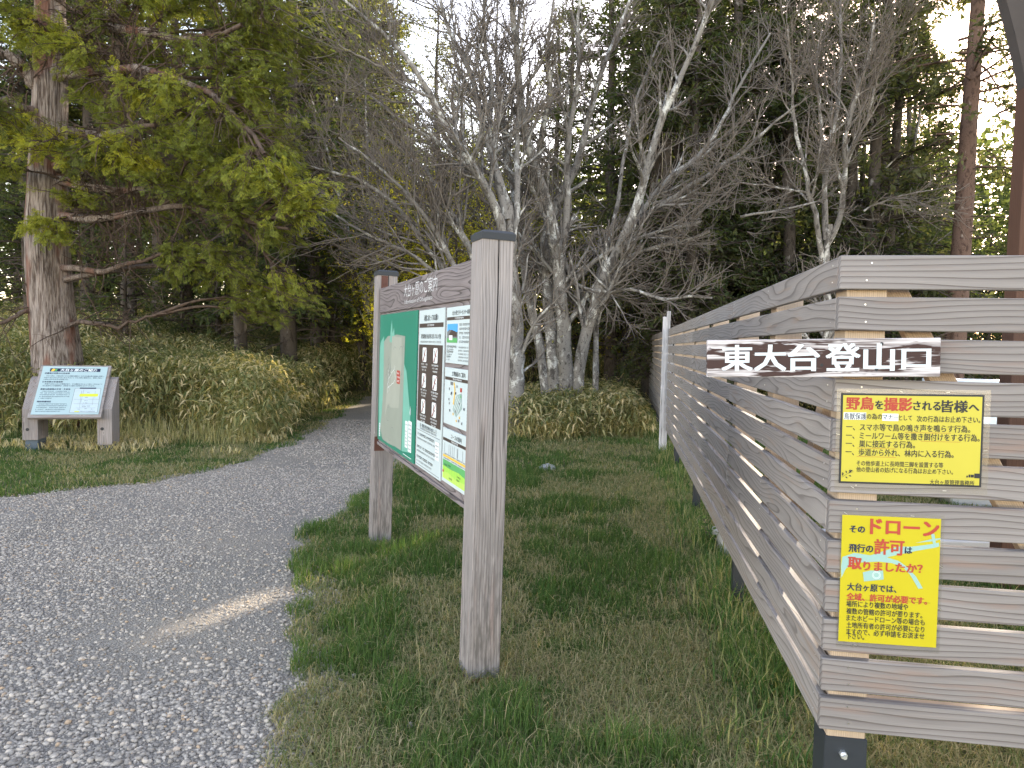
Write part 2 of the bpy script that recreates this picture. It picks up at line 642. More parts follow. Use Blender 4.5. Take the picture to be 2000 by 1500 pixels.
def pebbles():
    # a worn icosphere stone, scaled and turned for each pebble
    bm = bmesh.new()
    bmesh.ops.create_icosphere(bm, subdivisions=1, radius=1)
    bv = np.array([v.co[:] for v in bm.verts])
    bf = np.array([[v.index for v in f.verts] for f in bm.faces])
    bm.free()
    P, S = [], []
    for (y0, y1, dens, s0, s1) in ((2.0, 3.4, 5600, 0.004, 0.0145), (3.4, 5.2, 4200, 0.005, 0.0125), (5.2, 8.5, 1900, 0.006, 0.012), (8.5, 14, 600, 0.008, 0.014)):
        area = (y1 - y0) * 9
        n = int(area * dens)
        x = rng.uniform(-7.5, 0, n)
        y = rng.uniform(y0, y1, n)
        edge = vnoise(x, y, 2.2, 3)
        keep = in_path(x, y, -0.12 + 0.22 * edge.min()) & in_view(x, y)
        keep &= rng.random(n) < (0.30 + 0.8 * smoothstep(0.25, 0.6, vnoise(x, y, 1.1, 9)))
        x, y = x[keep], y[keep]
        P.append(np.stack([x, y], 1))
        S.append(s0 + (s1 - s0) * rng.random(len(x)) ** 2.6)
    P, S = np.concatenate(P), np.concatenate(S)
    # a few strays in the grass beside the path
    x = rng.uniform(-1.4, 0.3, 500); y = rng.uniform(2.3, 5, 500)
    kk = (x > path_right(y)) & (rng.random(500) < np.exp(-(x - path_right(y)) * 5))
    P = np.concatenate([P, np.stack([x[kk], y[kk]], 1)]); S = np.concatenate([S, rng.uniform(0.008, 0.017, kk.sum())])
    n = len(P)
    sc = np.stack([S * rng.uniform(0.8, 1.5, n), S * rng.uniform(0.7, 1.1, n), S * rng.uniform(0.45, 0.8, n)], 1)
    a = rng.uniform(0, 6.28, n)
    jit = bv[None] * (1 + rng.uniform(-0.27, 0.27, (n, len(bv), 1)))
    Q = jit * sc[:, None, :]
    t = rng.uniform(-0.35, 0.35, n)
    z2 = Q[..., 2] * np.cos(t)[:, None] + Q[..., 0] * np.sin(t)[:, None]
    x2 = Q[..., 0] * np.cos(t)[:, None] - Q[..., 2] * np.sin(t)[:, None]
    X = x2 * np.cos(a)[:, None] - Q[..., 1] * np.sin(a)[:, None]
    Y = x2 * np.sin(a)[:, None] + Q[..., 1] * np.cos(a)[:, None]
    base = ground(P[:, 0], P[:, 1]) + 0.008 + sc[:, 2] * 0.35
    V = np.stack([X + P[:, 0:1], Y + P[:, 1:2], z2 + base[:, None]], -1).reshape(-1, 3)
    F = (bf[None] + (np.arange(n) * len(bv))[:, None, None]).reshape(-1, 3)
    tint = np.repeat(rng.random(n), len(bv))
    k = NT('pebble')
    tn = k.attr('tint')
    r = k.n('ShaderNodeValToRGB')
    k.l(tn, r.inputs[0])
    els = r.color_ramp.elements
    els[0].color = (0.165, 0.152, 0.145, 1)
    els[1].color = (0.34, 0.25, 0.17, 1)
    for p, c in ((0.3, (0.215, 0.197, 0.182)), (0.55, (0.268, 0.244, 0.222)), (0.8, (0.325, 0.296, 0.268)), (0.93, (0.40, 0.362, 0.325)), (0.97, (0.28, 0.22, 0.17))):
        e = els.new(p)
        e.color = (*c, 1)
    nz = k.noise(k.objco(), 160, 3)
    mul = k.mix(nz, (0.78, 0.77, 0.75), (1.26, 1.22, 1.16))
    mm = k.n('ShaderNodeMix', data_type='RGBA', blend_type='MULTIPLY')
    mm.inputs[0].default_value = 1
    k.l(r.outputs[0], mm.inputs[6])
    k.l(mul, mm.inputs[7])
    m = k.principled(mm.outputs[2], 0.72, 0, 0.3)
    o = np_mesh('gravel_stones', V, F, m, attrs={'tint': tint})
    tag(o, 'loose grey pebbles covering the path', 'gravel', kind='stuff')


pebbles()


def blades(x, y, h, w, bend, az, tint, zoff=0.0):
    """grass blades: five points each, bent over"""
    n = len(x)
    z0 = ground(x, y) + zoff
    dx, dy = np.cos(az), np.sin(az)
    sx, sy = -dy, dx
    lv = []
    for t, ww in ((0, 1.0), (0.55, 0.8)):
        ox = bend * h * t * t
        oz = h * t * np.sqrt(np.maximum(0.05, 1 - (bend * t) ** 2 * 0.8))
        for s in (-1, 1):
            lv.append(np.stack([x + dx * ox + s * sx * w * ww / 2, y + dy * ox + s * sy * w * ww / 2, z0 + oz], 1))
    oz = h * np.sqrt(np.maximum(0.04, 1 - bend ** 2 * 0.9))
    lv.append(np.stack([x + dx * bend * h, y + dy * bend * h, z0 + oz], 1))
    V = np.stack(lv, 1).reshape(-1, 3)
    b = (np.arange(n) * 5)[:, None]
    Q = b + np.array([[0, 1, 3, 2]])
    T = b + np.array([[2, 3, 4]])
    return V, Q, T, np.repeat(tint, 5)


FENCE_C = np.array([0.987, 2.15])
FDL = np.array([0.155, 0.988]) / math.hypot(0.155, 0.988)
FDR = np.array([FDL[1], -FDL[0]])
FANG = math.atan2(FDR[1], FDR[0])


def fence_side(x, y):
    """signed distance to the left fence line, positive on the lawn side"""
    return -((x - FENCE_C[0]) * FDR[0] + (y - FENCE_C[1]) * FDR[1])


GRASS_M = leaf_mat('grass_blade', (0.030, 0.075, 0.024), (0.085, 0.132, 0.042), (0.37, 0.305, 0.19), 0.35)


def grass():
    VV, QQ, TT, tt = [], [], [], []
    base = 0

    def put(x, y, h, w, bend, az, tint, z=0.0):
        nonlocal base
        V, Q, T, t = blades(x, y, h, w, bend, az, tint, z)
        VV.append(V); QQ.append(Q + base); TT.append(T + base); tt.append(t)
        base += len(V)

    # boxes: x0,x1,y0,y1,density,width
    for (x0, x1, y0, y1, dens, w) in ((-1.8, 3.2, 1.9, 3.6, 10000, 0.0035), (-1.9, 4.2, 3.6, 5.6, 7000, 0.0045), (-2, 5.5, 5.6, 8.5, 4000, 0.006),
                                      (-2, 6.5, 8.5, 13.0, 1500, 0.009), (-10.5, -3.0, 6.0, 11.2, 2000, 0.008), (-5.2, -3.0, 11.2, 21, 700, 0.012)):
        n = int((x1 - x0) * (y1 - y0) * dens)
        x = rng.uniform(x0, x1, n)
        y = rng.uniform(y0, y1, n)
        keep = in_view(x, y) & ~in_path(x, y, 0.05 + 0.22 * (vnoise(x, y, 2.4, 2) - 0.35))
        dry = 0.5 * vnoise(x, y, 1.5, 11) + 0.5 * vnoise(x, y, 4.3, 12)
        edge = np.exp(-np.maximum(x - path_right(y), 0) * 3.5) * (x > path_right(y))
        fe = np.exp(-np.abs(fence_side(x, y) - 0.1) * 3.0)
        dry = dry + 0.16 * edge * (y < 4.6) + 0.12 * fe - 0.02
        thin = smoothstep(0.75, 0.55, dry)
        keep &= rng.random(n) < (0.45 + 0.55 * thin)
        if x1 < -2.5 and y1 > 11.5:
            keep &= (x > path_left(y) - 0.9)
        x, y, dry = x[keep], y[keep], dry[keep]
        n = len(x)
        tall = 0.6 + 0.9 * smoothstep(0.58, 0.3, dry) * (0.5 + vnoise(x, y, 2.0, 21))
        h = (0.028 + 0.062 * rng.random(n) ** 1.5) * tall * (0.75 if x1 < 0 else 1.0)
        # two lusher, longer tufts in the near lawn
        ld = np.exp(-((x - 0.35) ** 2 + (y - 2.55) ** 2) / 0.12)
        h = h * (1 + 1.2 * ld * rng.random(n))
        tint = np.clip(0.12 + 0.33 * rng.random(n) + 0.25 * (vnoise(x, y, 0.9, 31) - 0.4), 0, 0.55)
        isdry = rng.random(n) < np.clip((dry - 0.46) * 2.6 + 0.12, 0.10, 0.75)
        tint = np.where(isdry, rng.uniform(0.7, 1.0, n), tint)
        bend = np.where(isdry, rng.uniform(0.5, 1.0, n), rng.uniform(0.1, 0.95, n))
        put(x, y, h, w * rng.uniform(0.7, 1.3, n), bend, rng.uniform(0, 6.28, n), tint)
        # flattened straw between the tufts
        m = int((x1 - x0) * (y1 - y0) * dens * 0.8)
        x = rng.uniform(x0, x1, m)
        y = rng.uniform(y0, y1, m)
        keep = in_view(x, y) & ~in_path(x, y, 0.06)
        dry = 0.5 * vnoise(x, y, 1.5, 11) + 0.5 * vnoise(x, y, 4.3, 12)
        fe = np.exp(-np.abs(fence_side(x, y) - 0.1) * 3.0)
        edge = np.exp(-np.maximum(x - path_right(y), 0) * 3.5) * (x > path_right(y))
        keep &= rng.random(m) < np.clip((dry + 0.15 * fe + 0.14 * edge - 0.36) * 3.0, 0.10, 1)
        if x1 < -2.5 and y1 > 11.5:
            keep &= (x > path_left(y) - 0.9)
        x, y = x[keep], y[keep]
        m = len(x)
        put(x, y, rng.uniform(0.03, 0.10, m), w * rng.uniform(0.6, 1.2, m), rng.uniform(0.93, 1.04, m), rng.uniform(0, 6.28, m),
            rng.uniform(0.5, 1.0, m), rng.uniform(0.0, 0.02, m))
    # rank dry weeds along the foot of the side fence
    m = 9000
    t_ = rng.uniform(-0.2, 14, m) ** 1.0
    t_ = 14 * rng.random(m) ** 1.5
    off = rng.normal(0.0, 0.10, m)
    x = FENCE_C[0] + FDL[0] * t_ - FDR[0] * off
    y = FENCE_C[1] + FDL[1] * t_ - FDR[1] * off
    cl_ = vnoise(x, y, 2.6, 61)
    keep = rng.random(m) < 0.25 + cl_
    x, y, cl_ = x[keep], y[keep], cl_[keep]
    m = len(x)
    put(x, y, (0.05 + 0.13 * rng.random(m)) * (0.5 + cl_), 0.0045 * rng.uniform(0.7, 1.4, m) * (1 + 0.1 * y), rng.uniform(0.2, 0.98, m), rng.uniform(0, 6.28, m),
        np.where(rng.random(m) < 0.4, rng.uniform(0.55, 0.8, m), rng.uniform(0.0, 0.4, m)))
    # long thin stems standing out of the lawn
    m = 420
    x = rng.uniform(-1.3, 2.2, m); y = rng.uniform(2.2, 9, m)
    keep = ~in_path(x, y, -0.15) & in_view(x, y)
    x, y = x[keep], y[keep]
    put(x, y, rng.uniform(0.12, 0.26, len(x)), np.full(len(x), 0.0035), rng.uniform(0.2, 0.8, len(x)), rng.uniform(0, 6.28, len(x)), rng.choice([0.25, 0.4, 0.85], len(x)))
    o = np_mesh('grass', np.concatenate(VV), [np.concatenate(QQ), np.concatenate(TT)], GRASS_M, attrs={'tint': np.concatenate(tt)})
    tag(o, 'patchy lawn of green blades and dry straw between path and fence', 'grass', kind='stuff')


grass()


def leaf_quads(C, D, N, L, W, fold=0.0):
    """pointed leaves as two quads: base, widest middle, tip, drooped by fold"""
    S = np.cross(D, N)
    S /= np.maximum(np.linalg.norm(S, axis=1, keepdims=True), 1e-6)
    L, W = L[:, None], W[:, None]
    up = np.cross(S, D)
    a = C
    m = C + D * L * 0.5 + up * L * 0.08
    t = C + D * L * (1 - 0.1 * fold) - up * L * 0.12 * fold + np.array([0, 0, -1.0]) * L * 0.25 * fold
    b1, b2 = m + S * W / 2, m - S * W / 2
    V = np.stack([a, b1, t, b2], 1).reshape(-1, 3)
    F = (np.arange(len(C)) * 4)[:, None] + np.array([[0, 1, 2, 3]])
    # split along the mid line so a drooped leaf is two facets
    T = np.concatenate([F[:, [0, 1, 3]], F[:, [1, 2, 3]]])
    return V, T


SASA_M = leaf_mat('bamboo_leaf', (0.080, 0.105, 0.045), (0.235, 0.232, 0.112), (0.54, 0.455, 0.29), 0.35)


def sasa():
    VV, TT, tt = [], [], []
    base = 0
    stems = []

    def put(x, y, ztop, lo, dens_len, wid, dryness):
        nonlocal base
        n = len(x)
        H = ztop
        z = ground(x, y) + H * lo
        az = rng.uniform(0, 6.28, n)
        el = rng.uniform(-0.9, 0.45, n)
        D = np.stack([np.cos(az) * np.cos(el), np.sin(az) * np.cos(el), np.sin(el)], 1)
        N = np.stack([rng.normal(0, 0.35, n), rng.normal(0, 0.35, n), np.ones(n)], 1)
        L = dens_len * rng.uniform(0.6, 1.25, n)
        V, T = leaf_quads(np.stack([x, y, z], 1), D, N, L, wid * rng.uniform(0.7, 1.2, n), rng.uniform(0, 1.4, n)[:, None])
        t = np.where(rng.random(n) < dryness, rng.uniform(0.6, 1.0, n), rng.uniform(0.0, 0.5, n))
        VV.append(V); TT.append(T + base); tt.append(np.repeat(t, 4))
        base += len(V)

    def height(x, y):
        return 0.90 + 0.30 * vnoise(x, y, 0.8, 41) + 0.2 * (vnoise(x, y, 2.2, 42) - 0.5)

    # left bank and right thicket, densest at the front
    for side in (0, 1):
        for (y0, y1, dens, L, W) in ((10.0, 12.5, 1150, 0.21, 0.032), (12.5, 16, 750, 0.22, 0.036), (16, 23, 480, 0.23, 0.044), (23, 34, 240, 0.26, 0.06)):
            if side == 0:
                x0, x1 = -0.79 * y1, (-3.0 if y1 < 17 else 12.0)
            else:
                x0, x1 = -2.2, (3.6 if y1 < 16.5 else 9)
            n = int((x1 - x0) * (y1 - y0) * dens)
            x = rng.uniform(x0, x1, n)
            y = rng.uniform(y0, y1, n)
            wob = 0.6 * (vnoise(x, y, 0.9, 44) - 0.5) + 0.5 * (vnoise(x, y, 3.1, 45) - 0.5)
            if side == 0:
                front = np.interp(x, [-12, -6.4, -5.0, -4.3, -3.6, -3.2], [10.3, 10.7, 11.2, 10.7, 10.3, 10.6]) + wob
                ed = np.minimum(y - front, (path_left(y) - 0.35 + wob * 0.5) - x)
            else:
                front = np.interp(x, [-2.5, -0.4, 0, 1.2, 2.6, 9], [15, 12.6, 11.4, 11.9, 12.3, 12.6]) + wob
                ed = np.minimum(y - front, x - (path_right(y) + 0.3))
                ed = np.where(y < 17.4, np.minimum(ed, fence_side(x, y) - 0.1), ed)
            keep = (ed > 0) & in_view(x, y, 0.16)
            x, y, ed = x[keep], y[keep], ed[keep]
            n = len(x)
            H = height(x, y) * np.clip(0.5 + ed / 0.9, 0, 1.0) * (1.0 if side == 0 else 0.68)
            fz = np.exp(-ed / 0.5)
            lo = np.where(rng.random(n) < 0.25 + 0.6 * fz, rng.uniform(0.2, 1.0, n), rng.uniform(0.72, 1.05, n))
            dry = np.clip(0.30 + 0.4 * (vnoise(x, y, 0.55, 47) - 0.45) + 0.10 * fz, 0.08, 0.8)
            put(x, y, H, lo, L, W, dry)
            if y0 < 12:
                m = 2600 if side == 0 else 800
                q = rng.choice(n, m)
                e2 = ed[q] < 1.2
                stems.append(np.stack([x[q][e2], y[q][e2], H[q][e2]], 1))
    S = np.concatenate(stems)
    n = len(S)
    x, y, H = S[:, 0] , S[:, 1], S[:, 2]
    V, Q, T, t = blades(x, y, H * rng.uniform(0.6, 1.0, n), np.full(n, 0.007), rng.uniform(0, 0.6, n), rng.uniform(0, 6.28, n), rng.uniform(0.25, 0.7, n))
    VV.append(V)
    o = np_mesh('dwarf_bamboo', np.concatenate(VV), [np.concatenate(TT + [T + base]), Q + base], SASA_M, attrs={'tint': np.concatenate(tt + [t])})
    tag(o, 'waist high dwarf bamboo thicket with dry pale leaves', 'dwarf bamboo', kind='stuff')
    # bare dry canes and fallen leaves where the thicket has died back beside the small reading stand
    m = 900
    x = rng.uniform(-6.2, -3.9, m); y = 10.15 + rng.random(m) * 0.9
    V, Q, T, t = blades(x, y, rng.uniform(0.1, 0.5, m), rng.uniform(0.005, 0.010, m), rng.uniform(0.1, 1.0, m), rng.uniform(0, 6.28, m), rng.uniform(0.3, 0.75, m))
    V2n = 2600
    x = rng.uniform(-7.5, -3.5, V2n); y = rng.uniform(9.3, 11.0, V2n)
    kk = ~in_path(x, y, -0.1) & (vnoise(x, y, 1.3, 55) > 0.42)
    x, y = x[kk], y[kk]
    V2, Q2, T2, t2 = blades(x, y, rng.uniform(0.08, 0.2, len(x)), rng.uniform(0.01, 0.02, len(x)), rng.uniform(0.94, 1.02, len(x)), rng.uniform(0, 6.28, len(x)), rng.uniform(0.6, 1, len(x)), rng.uniform(0.01, 0.05, len(x)))
    o = np_mesh('dry_canes', np.concatenate([V, V2]), [np.concatenate([Q, Q2 + len(V)]), np.concatenate([T, T2 + len(V)])], SASA_M, attrs={'tint': np.concatenate([t, t2])})
    tag(o, 'dead tan bamboo canes and fallen leaves beside the reading stand', 'dry canes', kind='stuff')


sasa()

# ------------------------------------------------------------------ timber and sheet materials
M_FRONT = wood_mat('cedar_front', (0.185, 0.172, 0.170), (0.082, 0.070, 0.067), 4.5, 52, 0.8, (0.19, 0.135, 0.113), 0.16)
M_SIDE = wood_mat('cedar_side', (0.225, 0.207, 0.199), (0.092, 0.080, 0.076), 8, 44, 0.65, (0.23, 0.18, 0.15), 0.16)
M_FPOST = wood_mat('cedar_post', (0.36, 0.285, 0.215), (0.22, 0.165, 0.125), 4, 160, 0.6, None, 0.2)
M_BPOST = wood_mat('grey_post', (0.232, 0.215, 0.213), (0.095, 0.082, 0.079), 5, 75, 0.65, (0.22, 0.172, 0.16), 0.5, 0.85, knots=0.85, rot=(0.075, 0.07, 0.068), crack=True, split=0.55)
M_BEAM = wood_mat('weathered_beam', (0.165, 0.145, 0.148), (0.06, 0.052, 0.05), 13, 30, 0.9, None, 0.35, 0.9, split=0.6)
M_LECT = wood_mat('weathered_grey', (0.22, 0.20, 0.198), (0.09, 0.078, 0.072), 6, 60, 0.8, (0.17, 0.12, 0.10), 0.5, 0.9, knots=0.5, split=0.7)
M_SPLINT = wood_mat('splintered_grey', (0.36, 0.36, 0.38), (0.16, 0.155, 0.16), 8, 90, 0.9, None, 0.6, 0.9, split=0.8)
M_BROWN = wood_mat('brown_stained', (0.075, 0.041, 0.029), (0.055, 0.03, 0.022), 4, 50, 0.6, None, 0.15, 0.6)
M_BLACK = plain('black_cap', (0.022, 0.026, 0.032), 0.5)
M_STEEL = plain('screw_steel', (0.5, 0.5, 0.5), 0.3, 1.0)
M_GALV = plain('galvanised', (0.55, 0.57, 0.6), 0.42, 0.9)
M_RUST = plain('rusty_plate', (0.075, 0.035, 0.028), 0.75)
M_WHITE = plain('panel_white', (0.40, 0.465, 0.485), 0.45, var=0.04)
M_INK = plain('ink_dark', (0.022, 0.024, 0.028), 0.5)
M_INKG = plain('ink_grey', (0.12, 0.13, 0.14), 0.5)
M_INKB = plain('ink_brown', (0.045, 0.032, 0.028), 0.5)
M_MAPG = plain('map_green', (0.016, 0.16, 0.11), 0.4, var=0.1)
M_MAPG2 = plain('map_pale_green', (0.13, 0.33, 0.27), 0.4, var=0.1)
M_MAPLAND = plain('map_land', (0.21, 0.235, 0.205), 0.45, var=0.12)
M_MAPLAND2 = plain('map_land_pale', (0.26, 0.28, 0.245), 0.45, var=0.1)
M_RED = plain('print_red', (0.30, 0.045, 0.03), 0.5, var=0.05)
M_PRWHITE = plain('print_white', (0.58, 0.62, 0.64), 0.45, var=0.03)
M_YEL = plain('notice_yellow', (0.375, 0.325, 0.014), 0.32, spec=0.4, var=0.05)
M_YEL2 = plain('notice_yellow_pale', (0.385, 0.345, 0.045), 0.3, spec=0.4, var=0.06)
M_PBLUE = plain('print_blue', (0.22, 0.36, 0.34), 0.4, var=0.05)
M_SKYB = plain('photo_blue', (0.06, 0.28, 0.62), 0.4)
M_PRGREEN = plain('print_green', (0.08, 0.30, 0.10), 0.45)
M_LIME = plain('print_lime', (0.27, 0.50, 0.07), 0.45)
M_OLIVE = plain('print_olive', (0.42, 0.45, 0.04), 0.45)
M_NAVY = plain('print_navy', (0.016, 0.022, 0.05), 0.5)
M_ORANGE = plain('print_ochre', (0.55, 0.36, 0.05), 0.5)
M_LPANEL = plain('reading_panel', (0.27, 0.36, 0.385), 0.4, var=0.04)
M_CONC = plain('concrete', (0.34, 0.34, 0.35), 0.85)


def clear_mat():
    k = NT('clear_film')
    g = k.n('ShaderNodeBsdfGlossy')
    g.inputs['Roughness'].default_value = 0.25
    t = k.n('ShaderNodeBsdfTransparent')
    mx = k.n('ShaderNodeMixShader')
    mx.inputs[0].default_value = 0.10
    k.l(t.outputs[0], mx.inputs[1])
    k.l(g.outputs[0], mx.inputs[2])
    k.l(mx.outputs[0], k.out.inputs[0])
    return k.m


M_FILM = clear_mat()


# ------------------------------------------------------------------ the slatted fence
FZ0, FZ1 = 0.37, 1.845
PITCHB = (FZ1 - FZ0 - 0.102) / 11
fence = empty('slatted_fence', (FENCE_C[0], FENCE_C[1], 0), FANG)
tag(fence, 'tall pale fence of horizontal wooden slats turning a corner beside the lawn', 'fence')
mb = MB()
for kx, (x0, x1) in enumerate(((0, 3.6),)):
    for r in range(12):
        z = FZ0 + r * PITCHB
        mb.box((x0, rng.uniform(-0.001, 0.001), z + rng.uniform(-0.001, 0.001)), (x1, 0.03, z + 0.101), M_FRONT, 0, 0.0025)
        for sx in (0.075 + 0.01 * rng.random(), 1.9, 3.5):
            for sz in (0.026, 0.078):
                mb.cyl((sx + 0.004 * rng.normal(), 0.001, z + sz), (0, -1, 0), 0.0032, 0.002, M_STEEL, 8, 0.0024)
mb.build('slat_panel', fence)
bays = [0.031, 2.13, 4.6, 7.18, 9.7, 12.3, 15.2]
for b0, b1 in zip(bays[:-1], bays[1:]):
    mb = MB()
    for r in range(12):
        z = FZ0 + r * PITCHB
        mb.box((rng.uniform(-0.0015, 0.0015), b0 + 0.001, z + rng.uniform(-0.0015, 0.0015)), (0.024, b1 - 0.001, z + 0.099), M_SIDE, 1, 0.0025)
        for sy in (b0 + 0.05, (b0 + b1) / 2, b1 - 0.05):
            for sz in (0.026, 0.078):
                mb.cyl((0.001, sy, z + sz), (-1, 0, 0), 0.0026, 0.0015, M_STEEL, 6, 0.002)
    mb.build('slat_panel', fence)


def fence_post(x, y, s=0.115, foot=True):
    mb = MB()
    mb.box((x, y, 0.325 if foot else 0.38), (x + s, y + s, FZ1 - 0.015), M_FPOST, 2, 0.003)
    p = mb.build('post', fence)
    if foot:
        mb = MB()
        q = 0.0 if y < 0.1 else 0.03
        mb.box((x - 0.006 + q, y - 0.006 + q, -0.05), (x + s + 0.006 - q, y + s + 0.006 - q, 0.335), M_BLACK, 2, 0.003)
        if y < 0.1: mb.cyl((x + s * 0.42, y - 0.006, 0.285), (0, -1, 0), 0.012, 0.014, M_GALV, 6)
        if y < 0.1: mb.cyl((x + s * 0.42, y - 0.02, 0.285), (0, -1, 0), 0.007, 0.012, M_GALV, 8)
        mb.build('post_base', p)


fence_post(0.0315, 0.0315)
for yb in (1.05, 2.07, 3.3, 4.54, 5.9, 7.12, 8.4, 9.64, 11.0, 12.24, 13.6, 15.05):
    fence_post(0.0315, yb, foot=(yb in (2.07, 4.54, 7.12, 9.64, 12.24, 15.05)))
for xb in (1.85, 3.45):
    fence_post(xb, 0.0315)
# braces behind the slats
mb = MB()
L = 1.62
Mb = Matrix.Translation((0.155, 0.10, 1.80)) @ Matrix.Rotation(math.radians(61), 4, 'Y')
mb.box((0, -0.02, -0.035), (L, 0.02, 0.035), M_FPOST, 0, 0.002, Mb)
mb.build('brace', fence)
mb = MB()
Mb = Matrix.Translation((0.10, 0.16, 1.78)) @ Matrix.Rotation(math.radians(90), 4, 'Z') @ Matrix.Rotation(math.radians(55), 4, 'Y')
mb.box((0, -0.02, -0.035), (L + 0.1, 0.02, 0.035), M_FPOST, 0, 0.002, Mb)
mb.build('brace', fence)
mb = MB()
mb.box((0.15, 0.034, 0.372), (3.45, 0.07, 0.462), M_FPOST, 0, 0.002)
mb.build('bottom_rail', fence)


def fence_frame(x, z, y, tilt=0.0):
    """matrix for a sheet on the front of the fence: sheet x right, y up, z out of the boards"""
    return Matrix.Translation((x, y, z)) @ Matrix.Rotation(math.pi / 2, 4, 'X') @ Matrix.Rotation(tilt, 4, 'Z')


F_W = Matrix.Translation((FENCE_C[0], FENCE_C[1], 0)) @ Matrix.Rotation(FANG, 4, 'Z')


def sheet_thing(name, M, label, cat):
    """an Empty whose local axes are the sheet's axes"""
    e = bpy.data.objects.new(name, None)
    COL.objects.link(e)
    e.empty_display_size = 0.1
    e.matrix_world = F_W @ M
    tag(e, label, cat)
    return e


# --- white-on-brown name board, running past the corner
def peeling(name, paint, wood_l, wood_d, lo, hi):
    k = NT(name)
    g = k.attr('gc', 'Vector')
    fib = k.noise(k.scale(g, (5, 140, 140)), 1, 3, 0.6)
    wear = k.noise(k.scale(g, (4.5, 42, 42)), 1, 4, 0.62, 0.4)
    sep = k.n('ShaderNodeSeparateXYZ')
    k.l(g, sep.inputs[0])
    edge = k.math('ABSOLUTE', k.attr('cz'))
    wear = k.math('ADD', wear, k.math('MULTIPLY', k.sstep(0.026, 0.062, edge), 0.22))
    f = k.sstep(lo, hi, wear)
    wcol = k.mix(k.sstep(0.35, 0.6, fib), wood_d, wood_l)
    c = k.mix(f, paint, wcol)
    return k.principled(c, 0.85, 0, 0.15, k.bump(k.math('SUBTRACT', fib, f), 0.5, 0.002))


M_NAMEB = peeling('peeling_brown', (0.050, 0.032, 0.030), (0.46, 0.44, 0.46), (0.13, 0.11, 0.11), 0.525, 0.575)


def letter_mat():
    k = NT('letter_white')
    co = k.objco()
    w = k.noise(k.scale(co, (6, 60, 1)), 1, 4, 0.6)
    f = k.sstep(0.69, 0.72, w)
    c = k.mix(f, (0.50, 0.55, 0.60), (0.12, 0.09, 0.085))
    return k.principled(c, 0.6, 0, 0.25)


M_LETTER = letter_mat()
WB, HB = 0.662, 0.114
nb = sheet_thing('name_board', fence_frame(-0.386, 1.4655, -0.026, math.radians(1.7)), 'weathered brown board with large white letters fixed across the fence corner', 'sign board')
mb = MB()
mb.box((0, 0, 0), (WB, HB, 0.022), M_NAMEB, 0, 0.002)
mb.cz = [p[1] - HB / 2 for p in mb.v]
for bx, by in ((0.50, 0.098), (0.487, 0.022), (0.333, 0.036)):
    mb.cyl((bx, by, 0.0222), (0, 0, 1), 0.005, 0.0012, M_INK, 10)
mb.build('board', nb)
sh = Sheet()
for ch, x, y, w, h in (('東', 0.045, 0.020, 0.087, 0.078), ('大', 0.141, 0.020, 0.088, 0.078), ('台', 0.238, 0.019, 0.087, 0.080),
                       ('登', 0.346, 0.017, 0.093, 0.084), ('山', 0.452, 0.019, 0.082, 0.080), ('口', 0.557, 0.022, 0.076, 0.068)):
    sh.text(ch, x, y, w, h, M_LETTER, 3, 0.035)
sh.build('lettering', nb, Matrix.Translation((0, 0, 0.0222)))


# --- yellow notice for bird photographers
def notice(name, M, w, h, label):
    e = sheet_thing(name, M, label, 'notice')
    return e


W1, H1 = 0.400, 0.276
n1 = sheet_thing('bird_notice', fence_frame(0.0225, 1.1505, -0.0035, math.radians(1.0)), 'wide yellow notice with black border and red heading about wild birds', 'notice')
mb = MB()
mb.box((-0.012, -0.022, -0.0012), (W1 + 0.018, H1 + 0.014, -0.0006), M_FILM, 0, 0)
mb.build('plastic_sleeve', n1)
mb = MB()
mb.box((0, 0, -0.0005), (W1, H1, 0.0003), M_INK, 0, 0)
mb.build('sheet', n1)
sh = Sheet()
b = 0.0058
sh.rect(b, b, W1 - b, H1 - b, M_YEL2, 1)


def u1(px, py):
    # crop of the notice: 1650 x 1060 inside
    return (px - 160) / (1830 - 160) * W1, (1180 - py) / (1180 - 115) * H1


def t1(s, x0, x1, ybase, hpx, m=M_INK, bold=0.02, layer=3):
    x, y = u1(x0, ybase)
    sh.text(s, x, y, (x1 - x0) / 1670 * W1, hpx / 1065 * H1, m, layer, bold)


t1('野鳥', 225, 545, 305, 148, M_RED, 0.05)
t1('を', 568, 660, 300, 108, M_INK, 0.045)
t1('撮影', 675, 1000, 312, 152, M_RED, 0.05)
t1('される', 1015, 1330, 305, 112, M_INK, 0.045)
t1('皆様', 1340, 1640, 320, 138, M_INK, 0.04)
t1('へ', 1655, 1770, 310, 105, M_INK, 0.045)
x, y = u1(195, 425)
sh.rect(x, y, x + 0.0645, y + 0.022, M_PRWHITE, 2)
x, y = u1(655, 432)
sh.rect(x, y, x + 0.0455, y + 0.022, M_PRWHITE, 2)
t1('鳥獣保護', 200, 465, 422, 76, M_NAVY, 0.012)
t1('の為の', 472, 652, 418, 70)
t1('マナー', 660, 840, 420, 68, M_NAVY, 0.02)
t1('として', 850, 1005, 425, 66)
t1('次の行為はお止め下さい。', 1060, 1790, 438, 74)
for yb, s, x1, ul in ((552, '一、スマホ等で鳥の鳴き声を鳴らす行為。', 1680, (925, 1460)), (652, '一、ミールワーム等を撒き餌付けをする行為。', 1790, (1115, 1570)),
                      (748, '一、巣に接近する行為。', 1050, (365, 830)), (848, '一、歩道から外れ、林内に入る行為。', 1500, (365, 830))):
    t1(s, 230, x1, yb, 84, M_INK, 0.022)
    xa, ya = u1(ul[0], yb + 12)
    xb, _ = u1(ul[1], 0)
    sh.rect(xa, ya, xb, ya + 0.0008, M_RED, 3)
t1('その他歩道上に長時間三脚を設置する等', 365, 1385, 968, 64, M_INK, 0.016)
